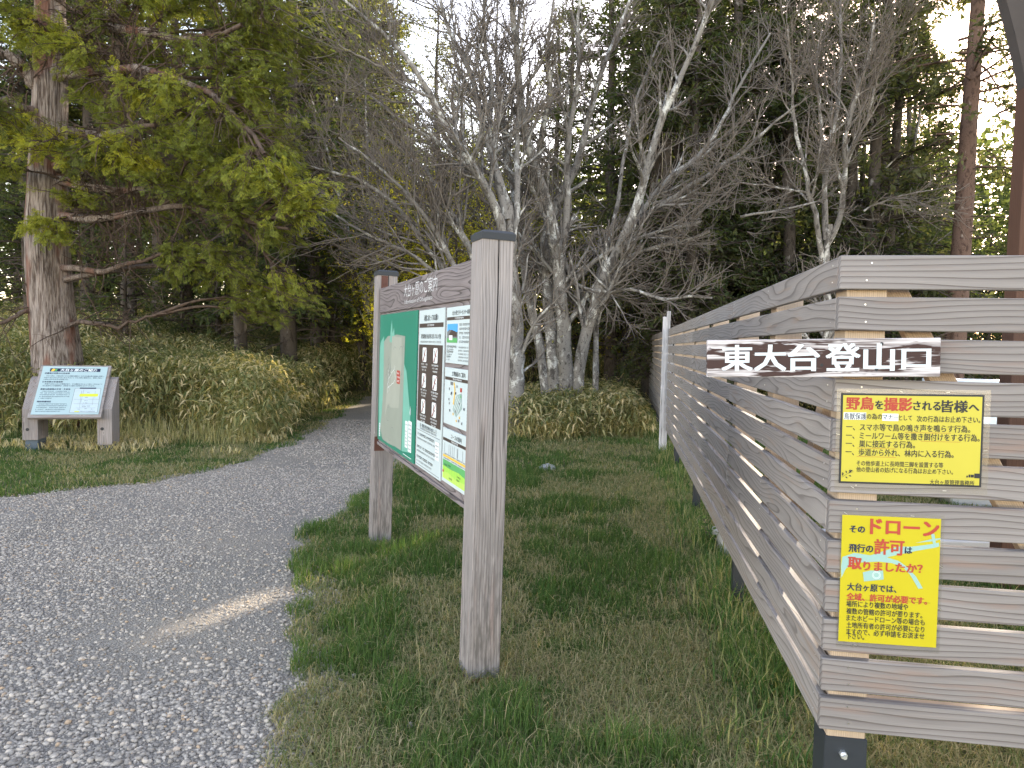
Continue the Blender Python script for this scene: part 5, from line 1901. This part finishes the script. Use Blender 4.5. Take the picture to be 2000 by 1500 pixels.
# ---------------- prototypes of forest trees
def fir_meshes(seed, H, r0, z0, Lmax, nbr, dead, leafmat, leaf=0.13, droop=0.4, dens=1.0, lean=0.02):
    """trunk+branches mesh and crown mesh of one conifer, base at the origin"""
    r = np.random.default_rng(seed)
    m = 14
    z = np.linspace(-0.2, H, m)
    P = np.stack([lean * z + np.cumsum(r.normal(0, 0.03, m)), np.cumsum(r.normal(0, 0.03, m)), z], 1)
    R = r0 * (1 - z / (H * 1.04)) ** 0.8 + 0.012
    R[0] *= 1.35
    w = Wood()
    w.add(P[None], R[None], 9)

    def at_z(zz):
        return np.stack([np.interp(zz, z, P[:, 0]), np.interp(zz, z, P[:, 1]), zz], 1)
    # dead grey lower branches
    if dead:
        zz = r.uniform(0.6, z0 + 1.0, dead)
        az = r.uniform(0, 6.28, dead)
        L = r.uniform(0.5, 0.45 * Lmax + 0.6, dead)
        s = np.linspace(0, 1, 7)
        d = np.stack([np.cos(az), np.sin(az), np.zeros(dead)], 1)
        Q = at_z(zz)[:, None] + d[:, None] * (L[:, None] * s)[..., None]
        Q[..., 2] += (r.uniform(-0.35, 0.1, dead) * L)[:, None] * s ** 1.4
        Q[:, 1:] += np.cumsum(r.normal(0, 0.02, (dead, 6, 3)), 1)
        RR = np.linspace(0.016, 0.005, 7)[None] * np.ones((dead, 1))
        w.add(Q, RR, 4)
        T2, TR = spawn(Q, RR, dead * 5, (0.2, 0.6), (30, 65), 5, -0.1, 0.12, 0.15, 1, 0.6, 0.5, r)
        w.add(T2, np.maximum(TR, 0.004), 3)
    # living branches
    u = r.random(nbr) ** 0.85
    zz = z0 + (H * 0.985 - z0) * u
    az = np.arange(nbr) * 2.4 + r.normal(0, 0.4, nbr)
    prof = (1 - u) ** 0.75 * (0.55 + 0.45 * np.clip(u * 5, 0, 1))
    L = (Lmax * prof + 0.25) * r.uniform(0.6, 1.15, nbr)
    s = np.linspace(0, 1, 8)
    d = np.stack([np.cos(az), np.sin(az), np.zeros(nbr)], 1)
    B = at_z(zz)[:, None] + d[:, None] * (L[:, None] * s)[..., None]
    rise = r.uniform(0.0, 0.35, nbr) + 0.35 * u
    B[..., 2] += L[:, None] * (rise[:, None] * s - (droop * (1.1 - u))[:, None] * s ** 2)
    B[:, 1:] += np.cumsum(r.normal(0, 0.018, (nbr, 7, 3)), 1)
    BR = (0.008 + 0.011 * L)[:, None] * np.linspace(1, 0.3, 8)
    w.add(B, BR, 4)
    # shoots in a flat plane on both sides
    ns = int((L.sum()) * 11 * dens)
    S, SR = spawn(B, BR, ns, (0.25, 0.62), (35, 65), 5, -0.12, 0.06, 0.25, 1.0, 0.4, 0.5, r, weight=L, lat=0.25)
    w.add(S[: ns // 2], np.clip(SR[: ns // 2], 0.003, 0.008), 3)
    # needle tufts along shoots and branch ends
    nl = 5
    t = r.uniform(0.1, 1, (ns, nl)) * 4
    i = np.minimum(t.astype(int), 3)
    f = (t - i)[..., None]
    ii = np.arange(ns)[:, None]
    C = (S[ii, i] * (1 - f) + S[ii, i + 1] * f).reshape(-1, 3)
    D = (S[:, -1] - S[:, 0])
    D /= np.linalg.norm(D, axis=1, keepdims=True)
    D = np.repeat(D, nl, 0) + r.normal(0, 0.55, (ns * nl, 3)) * np.array([1, 1, 0.45])
    D /= np.linalg.norm(D, axis=1, keepdims=True)
    N = np.stack([r.normal(0, 0.4, ns * nl), r.normal(0, 0.4, ns * nl), np.ones(ns * nl)], 1)
    Lf = leaf * r.uniform(0.7, 1.4, ns * nl)
    V, T = leaf_quads(C, D, N, Lf, Lf * 0.42, r.uniform(0, 0.8, ns * nl)[:, None])
    clump = np.repeat(r.beta(1.6, 2.2, ns), nl)
    tint = np.clip(0.6 * clump + 0.4 * r.random(ns * nl) - 0.05, 0, 1)
    return w, (V, T, np.repeat(tint, 4))


def broad_meshes(seed, H, r0, n1, n2, n3, leaves, spread=0.55):
    """a generic bare or thinly leaved forest tree"""
    r = np.random.default_rng(seed)
    nst = 4
    SP, SR = [], []
    for q in range(nst):
        a = r.uniform(0, 6.28)
        sp = spread * r.uniform(0.3, 1.0) * H * 0.45
        pts = np.array([[0, 0, -0.15], [0.02, 0, H * 0.12], [np.cos(a) * sp * 0.25, np.sin(a) * sp * 0.25, H * 0.35], [np.cos(a) * sp * 0.7, np.sin(a) * sp * 0.7, H * 0.7], [np.cos(a) * sp, np.sin(a) * sp, H * r.uniform(0.9, 1.05)]])
        p = resample(pts, 18)
        p[2:] += np.cumsum(r.normal(0, 0.025, (16, 3)), 0)
        SP.append(p)
        SR.append(r0 * np.linspace(1, 0.14, 18))
    SP, SR = np.stack(SP), np.stack(SR)
    w = Wood()
    w.add(SP, SR, 8)
    B1, R1 = spawn(SP, SR, n1, (0.10 * H, 0.30 * H), (25, 60), 8, 0.12, 0.1, 0.2, 1.0, 0.5, 0.3, r)
    B2, R2 = spawn(B1, R1, n2, (0.05 * H, 0.14 * H), (25, 60), 6, 0.1, 0.12, 0.15, 1.0, 0.6, 0.35, r)
    B3, R3 = spawn(B2, R2, n3, (0.15, 0.5), (20, 60), 4, 0.1, 0.14, 0.1, 1.0, 0.7, 0.5, r)
    w.add(B1, np.maximum(R1, 0.007), 5)
    w.add(B2, np.maximum(R2, 0.005), 3)
    w.add(B3, np.clip(R3, 0.004, 0.007), 3)
    lf = None
    if leaves:
        i = r.choice(len(B3), leaves)
        C = B3[i, r.integers(1, 4, leaves)]
        D = r.normal(0, 1, (leaves, 3)) * np.array([1, 1, 0.4])
        V, T, tint = sprays(C, D, r.uniform(0.09, 0.16, leaves), r.uniform(0, 1, leaves), r, 2, 0.5, 0.55)
        lf = (V, T, tint)
    return w, lf


PROTO = {}


def make_proto(key, wood, leaf, bark, leafm):
    me_t = wood.mesh('trunk', bark, link=False)
    me_c = None
    if leaf is not None:
        me_c = np_mesh('crown', leaf[0], leaf[1], leafm, attrs={'tint': leaf[2]}, link=False)
    PROTO[key] = (me_t, me_c)


for key, args in {
    'tall_a': (101, 16, 0.20, 4.2, 2.3, 150, 34, M_FIRL), 'tall_b': (102, 15, 0.17, 3.2, 2.0, 150, 30, M_FIRL), 'tall_c': (103, 17, 0.22, 5.5, 2.5, 150, 40, M_FIRG),
    'full_a': (104, 13, 0.18, 1.2, 2.6, 190, 8, M_FIRL), 'full_b': (105, 11, 0.15, 0.8, 2.3, 180, 6, M_FIRG), 'young': (106, 6, 0.08, 0.4, 1.5, 110, 0, M_FIRL)}.items():
    w_, lf_ = fir_meshes(args[0], args[1], args[2], args[3], args[4], args[5], args[6], args[7])
    make_proto(key, w_, lf_, M_FIRB, args[7])
w_, lf_ = broad_meshes(201, 10, 0.12, 90, 380, 1400, 0)
make_proto('bare_a', w_, lf_, M_PALEB, None)
w_, lf_ = broad_meshes(202, 9, 0.10, 90, 380, 1400, 0, 0.8)
make_proto('bare_b', w_, lf_, M_BARE, None)
w_, lf_ = broad_meshes(203, 7, 0.07, 110, 500, 1800, 2600, 0.8)
make_proto('leafy', w_, lf_, M_FIRB, M_YOUNG)


def plant(key, name, px, dep, label, cat, group, sc=1.0, rz=None, dx=0.0, rr=random):
    x = (px - 1000) / FOC * dep + dx
    y = dep
    e = put_tree(name, (x, y, zg(x, y)), label, cat, group)
    e.rotation_euler = (0, 0, rr.uniform(0, 6.28) if rz is None else rz)
    e.scale = (sc, sc, sc * rr.uniform(0.95, 1.08))
    mt, mc = PROTO[key]
    t = bpy.data.objects.new('trunk', mt)
    COL.objects.link(t)
    t.parent = e
    if mc is not None:
        c = bpy.data.objects.new('crown', mc)
        COL.objects.link(c)
        c.parent = e
    return e


# conifers standing out on their own
SINGLE = [
    ('tall_c', 'conifer', 1862, 14.5, 'tall conifer with straight reddish trunk crossing the bright sun patch at right', 0.95, 0.4),
    ('full_a', 'conifer', 1195, 19.5, 'full green conifer directly behind the largest bare tree', 1.0, 2.9),
    ('full_a', 'conifer', 1400, 18.5, 'broad green conifer above the far end of the side fence', 1.15, 1.7),
    ('full_a', 'conifer', 560, 17.0, 'tall dark conifer just right of the big cypress crown', 1.12, 1.0),
    ('full_a', 'conifer', 655, 20.0, 'brownish-topped conifer left of the sweeping bare stems', 1.05, 2.2),
    ('tall_b', 'conifer', 478, 16.5, 'straight grey conifer trunk behind the lowest cypress sprays', 0.9, 3.0),
    ('tall_a', 'conifer', 1320, 17.5, 'stout lichen-grey conifer trunk behind the splintered stake', 0.9, 4.0),
    ('full_b', 'conifer', 1690, 17.0, 'dense grey-green conifer left of the sunlit trunk', 1.2, 5.0),
    ('full_b', 'conifer', 1480, 19.0, 'grey conifer behind the twigs of the largest bare tree', 1.25, 0.8),
]
for key, nm, px, dep, lab, sc, rz in SINGLE:
    e = plant(key, nm, px, dep, lab, 'tree', None, sc, rz)
    if px == 1862:
        tk = [c for c in e.children if c.name.startswith('trunk')][0]
        cr = [c for c in e.children if c.name.startswith('crown')][0]
        tk.data = tk.data.copy()
        tk.data.materials[0] = M_REDB

G_ = random.Random(5)
# the conifer wood behind: left, centre and right stands
for i in range(26):
    px = 20 + 690 * (i + G_.random()) / 26
    dep = G_.choice([19, 22, 25, 29, 34]) + G_.uniform(-1.5, 1.5)
    plant(G_.choice(['tall_a', 'tall_b', 'tall_c', 'full_a', 'full_b']), 'forest_conifer', px, dep, 'dark conifer in the shaded stand behind the bamboo bank at left', 'tree', 'conifers behind the left bamboo bank', G_.uniform(0.85, 1.1), rr=G_)
for i in range(24):
    px = 640 + 620 * (i + G_.random()) / 24
    dep = G_.choice([25, 29, 33, 38]) + G_.uniform(-1.5, 1.5)
    plant(G_.choice(['tall_a', 'tall_b', 'tall_c', 'full_b']), 'forest_conifer', px, dep, 'dark conifer of the stand seen behind the bare stems', 'tree', 'conifers behind the bare trees', G_.uniform(0.68, 0.92), rr=G_)
for i in range(40):
    px = 1230 + 820 * (i + G_.random()) / 40
    dep = G_.choice([17, 20, 23, 27, 32]) + G_.uniform(-1.2, 1.2)
    lim = 0.40 if px > 1785 else 1.0
    if 1790 < px < 1905: dep += 6.5; lim = 0.36
    plant(G_.choice(['full_a', 'full_b'] if px > 1785 else ['tall_a', 'tall_b', 'full_a', 'full_a', 'full_b', 'full_a']), 'forest_conifer', px, dep, 'backlit conifer of the stand beyond the slatted fence', 'tree', 'conifers beyond the fence', lim * G_.uniform(0.8, 1.05), rr=G_)
for px, dep, k_, sc in ((1262, 25, 'full_a', 1.15), (1215, 29, 'tall_b', 1.1), (1340, 22, 'full_a', 1.1), (700, 26, 'full_a', 1.05), (745, 30, 'tall_a', 1.0), (640, 24, 'full_a', 1.1)):
    plant(k_, 'forest_conifer', px, dep, 'dark conifer of the stand seen behind the bare stems', 'tree', 'conifers behind the bare trees', sc, rr=G_)
# bare trees among them
for i, (px, dep, k_) in enumerate(((1500, 18.5, 'bare_b'), (1700, 17.5, 'bare_a'), (1330, 22, 'bare_a'))):
    plant(k_, 'bare_forest_tree', px, dep, 'grey leafless tree with a haze of twigs beyond the fence', 'tree', 'leafless trees beyond the fence', G_.uniform(0.85, 1.1), rr=G_)
for i, (px, dep) in enumerate(((740, 18), (650, 20), (950, 23))):
    plant('bare_b' if i % 2 else 'bare_a', 'bare_forest_tree', px, dep, 'thin leafless tree among the conifers behind the board', 'tree', 'leafless trees behind the board', G_.uniform(0.75, 0.95), rr=G_)
# yellow-green understorey
for i, (px, dep) in enumerate(((760, 16.5), (825, 18), (890, 17), (710, 19), (960, 19.5), (660, 21), (1200, 20), (1130, 21), (1255, 23), (860, 22), (1040, 23), (790, 24), (930, 26), (1170, 28), (1290, 27))):
    plant('leafy', 'leafy_sapling', px, dep, 'sapling with fresh yellow-green leaves in the gloom behind the board', 'tree', 'saplings in fresh leaf', G_.uniform(0.55, 0.8), rr=G_)
for i, (px, dep) in enumerate(((240, 17), (350, 18.5), (420, 20), (620, 21), (690, 25), (1240, 26), (1440, 19), (1560, 20), (1800, 18), (1700, 21), (1920, 17))):
    plant('young', 'young_conifer', px, dep, 'young bushy conifer at the foot of the taller stand', 'tree', 'young conifers in the stand', G_.uniform(0.6, 1.0), rr=G_)


# the far wood closing the view
def far_wood():
    r = np.random.default_rng(77)
    n = 110000
    ang = r.uniform(-0.95, 0.95, n)
    d = r.uniform(42, 66, n)
    x, y = np.sin(ang) * d, np.cos(ang) * d
    top = 9.5 + 4 * vnoise(x, y, 0.22, 71) + 2.0 * vnoise(x, y, 0.9, 72)
    u = r.random(n)
    z = ground(x, y) + 0.2 + top * u ** 0.8
    D = r.normal(0, 1, (n, 3)) * np.array([1, 1, 0.5])
    D /= np.linalg.norm(D, axis=1, keepdims=True)
    N = np.stack([r.normal(0, 0.6, n), r.normal(0, 0.6, n), np.ones(n)], 1)
    L = r.uniform(0.35, 0.75, n)
    V, T = leaf_quads(np.stack([x, y, z], 1), D, N, L, L * 0.5, r.uniform(0, 1, n)[:, None])
    tint = np.clip(0.5 * vnoise(x, y, 0.5, 73) + 0.4 * r.random(n), 0, 1)
    o = np_mesh('far_wood', V, T, M_FIRL, attrs={'tint': np.repeat(tint, 4)})
    tag(o, 'dark wood closing the view behind all the trees', 'wood', kind='stuff')


far_wood()

# ---- gaps in the canopy toward the low sun: cut the crowns open along a few sun rays
def open_canopy(holes):
    bpy.context.view_layer.update()
    d = np.array(SUN_RAY)
    for o in [c for c in bpy.data.objects if c.name.startswith('crown') and c.parent]:
        t = np.array(o.parent.matrix_world.translation)
        near = []
        for p, r in holes:
            v = (t - p)[:2]
            u = d[:2] / np.linalg.norm(d[:2])
            if abs(v[0] * u[1] - v[1] * u[0]) < 3.4 and v @ u > 0: near.append((p, r))
        if not near: continue
        me = o.data.copy()
        n = len(me.vertices)
        V = np.empty(n * 3, np.float32)
        me.vertices.foreach_get('co', V)
        M = np.array(o.matrix_world)
        W = V.reshape(-1, 3) @ M[:3, :3].T + M[:3, 3]
        C = W.reshape(-1, 4, 3).mean(1)
        kill = np.zeros(len(C), bool)
        for p, r in near:
            q = C - p
            kill |= np.linalg.norm(q - np.outer(q @ d, d), axis=1) < r * rng.uniform(0.55, 1.3, len(q))
        if not kill.any():
            bpy.data.meshes.remove(me)
            continue
        keep = np.repeat(~kill, 4)
        t_ = np.empty(n, np.float32)
        me.attributes['tint'].data.foreach_get('value', t_)
        m = me.materials[0]
        Vk = V.reshape(-1, 3)[keep]
        F = (np.arange(len(Vk) // 4) * 4)[:, None] + np.array([[0, 1, 2, 3]])
        F = np.concatenate([F[:, [0, 1, 3]], F[:, [1, 2, 3]]])
        o.data = np_mesh('crown', Vk, F, m, attrs={'tint': t_[keep]}, link=False)
        bpy.data.meshes.remove(me)


def open_twigs(holes):
    d = np.array(SUN_RAY)
    u = d[:2] / np.linalg.norm(d[:2])
    for o in [c for c in bpy.data.objects if c.type == 'MESH' and c.parent and c.name.split('.')[0] in ('trunk', 'branches') and 'rad' in c.data.attributes]:
        if o.parent.name.startswith('cypress'): continue
        t = np.array(o.parent.matrix_world.translation)
        near = [(p, r) for p, r in holes if abs((t - p)[0] * u[1] - (t - p)[1] * u[0]) < 5.5 and (t - p)[:2] @ u > -2]
        if not near: continue
        me = o.data
        n, m = len(me.vertices), len(me.polygons)
        V = np.empty(n * 3, np.float32)
        me.vertices.foreach_get('co', V)
        R = np.empty(n, np.float32)
        me.attributes['rad'].data.foreach_get('value', R)
        if len(me.loops) != 4 * m: continue
        F = np.empty(4 * m, np.int32)
        me.loops.foreach_get('vertex_index', F)
        F = F.reshape(-1, 4)
        M = np.array(o.matrix_world)
        W = V.reshape(-1, 3) @ M[:3, :3].T + M[:3, 3]
        C = W[F].mean(1)
        kill = np.zeros(m, bool)
        for p, r in near:
            q = C - p
            kill |= np.linalg.norm(q - np.outer(q @ d, d), axis=1) < r
        kill &= R[F].max(1) < 0.035
        if not kill.any(): continue
        o.data = np_mesh(o.name.split('.')[0], V.reshape(-1, 3), F[~kill], me.materials[0], attrs={'rad': R}, smooth=True, link=False)


HOLES = [(np.array([-1.15, 4.2, 0.0]), 0.36), (np.array([-1.5, 4.0, 0.0]), 0.24), (np.array([-4.0, 15.4, 0.1]), 0.6), (np.array([-0.75, 5.1, 0.0]), 0.22),
         (np.array([1.2, 3.4, 0.9]), 0.5), (np.array([1.6, 6.0, 0.9]), 0.55), (np.array([2.1, 9.0, 0.9]), 0.6), (np.array([1.9, 2.0, 0.5]), 0.5), (np.array([0.6, 13.0, 0.8]), 0.3),
         (np.array([-3.0, 17.5, 2.5]), 0.8), (np.array([-1.5, 18.0, 3.0]), 0.8), (np.array([2.2, 14.5, 5.0]), 0.7), (np.array([0.0, 0.0, 1.55]), 0.42)]
open_canopy(HOLES)
open_twigs(HOLES)

# ------------------------------------------------------------------ small things on the lawn
rk = on_ground(1070, 915)
bm = bmesh.new()
bmesh.ops.create_icosphere(bm, subdivisions=3, radius=0.11)
for v in bm.verts:
    nrm = v.co.normalized()
    v.co *= 1 + 0.22 * math.sin(nrm.x * 5 + 1) * math.cos(nrm.y * 4) + 0.1 * math.sin(nrm.z * 9 + nrm.x * 7)
    v.co.z *= 0.45
me = bpy.data.meshes.new('rock')
bm.to_mesh(me)
bm.free()
kz = NT('rock_grey')
cz_ = kz.noise(kz.objco(), 22, 6, 0.7)
kz.principled(kz.mix(cz_, (0.16, 0.16, 0.165), (0.42, 0.42, 0.43)), 0.9, 0, 0.15, kz.bump(cz_, 0.8, 0.02))
me.materials.append(kz.m)
o = bpy.data.objects.new('rock', me)
COL.objects.link(o)
o.location = (rk[0], rk[1], zg(rk[0], rk[1]) + 0.01)
tag(o, 'small pale grey rock lying in the lawn beyond the posts', 'rock')


def bramble(px, py, name, label, n, hgt, m):
    r = np.random.default_rng(px)
    b = on_ground(px, py)
    e = put_tree(name, (b[0], b[1], zg(b[0], b[1])), label, 'plant')
    az = r.uniform(0, 6.28, n)
    Q = np.zeros((n, 6, 3))
    s = np.linspace(0, 1, 6)
    ln = hgt * r.uniform(0.6, 1.1, n)
    Q[..., 0] = np.cos(az)[:, None] * ln[:, None] * 0.5 * s ** 1.5
    Q[..., 1] = np.sin(az)[:, None] * ln[:, None] * 0.5 * s ** 1.5
    Q[..., 2] = ln[:, None] * s
    w = Wood()
    w.add(Q, np.full((n, 6), 0.0025), 4)
    w.mesh('stem', M_FIRB, e)
    C = Q[:, 2:].reshape(-1, 3)
    C = np.repeat(C, 3, 0)
    D = r.normal(0, 1, C.shape)
    D[:, 2] = np.abs(D[:, 2]) * 0.3
    D /= np.linalg.norm(D, axis=1, keepdims=True)
    N = np.tile(np.array([[0, 0, 1.0]]), (len(C), 1)) + r.normal(0, 0.3, C.shape)
    V, T = leaf_quads(C, D, N, r.uniform(0.03, 0.06, len(C)), r.uniform(0.02, 0.035, len(C)), np.full((len(C), 1), 0.5))
    foliage(V, T, np.repeat(r.uniform(0.1, 0.6, len(C)), 4), 'leaves', m, e)


bramble(1392, 1075, 'bramble', 'small leafy bramble shoot at the foot of the side fence', 7, 0.24, GRASS_M)
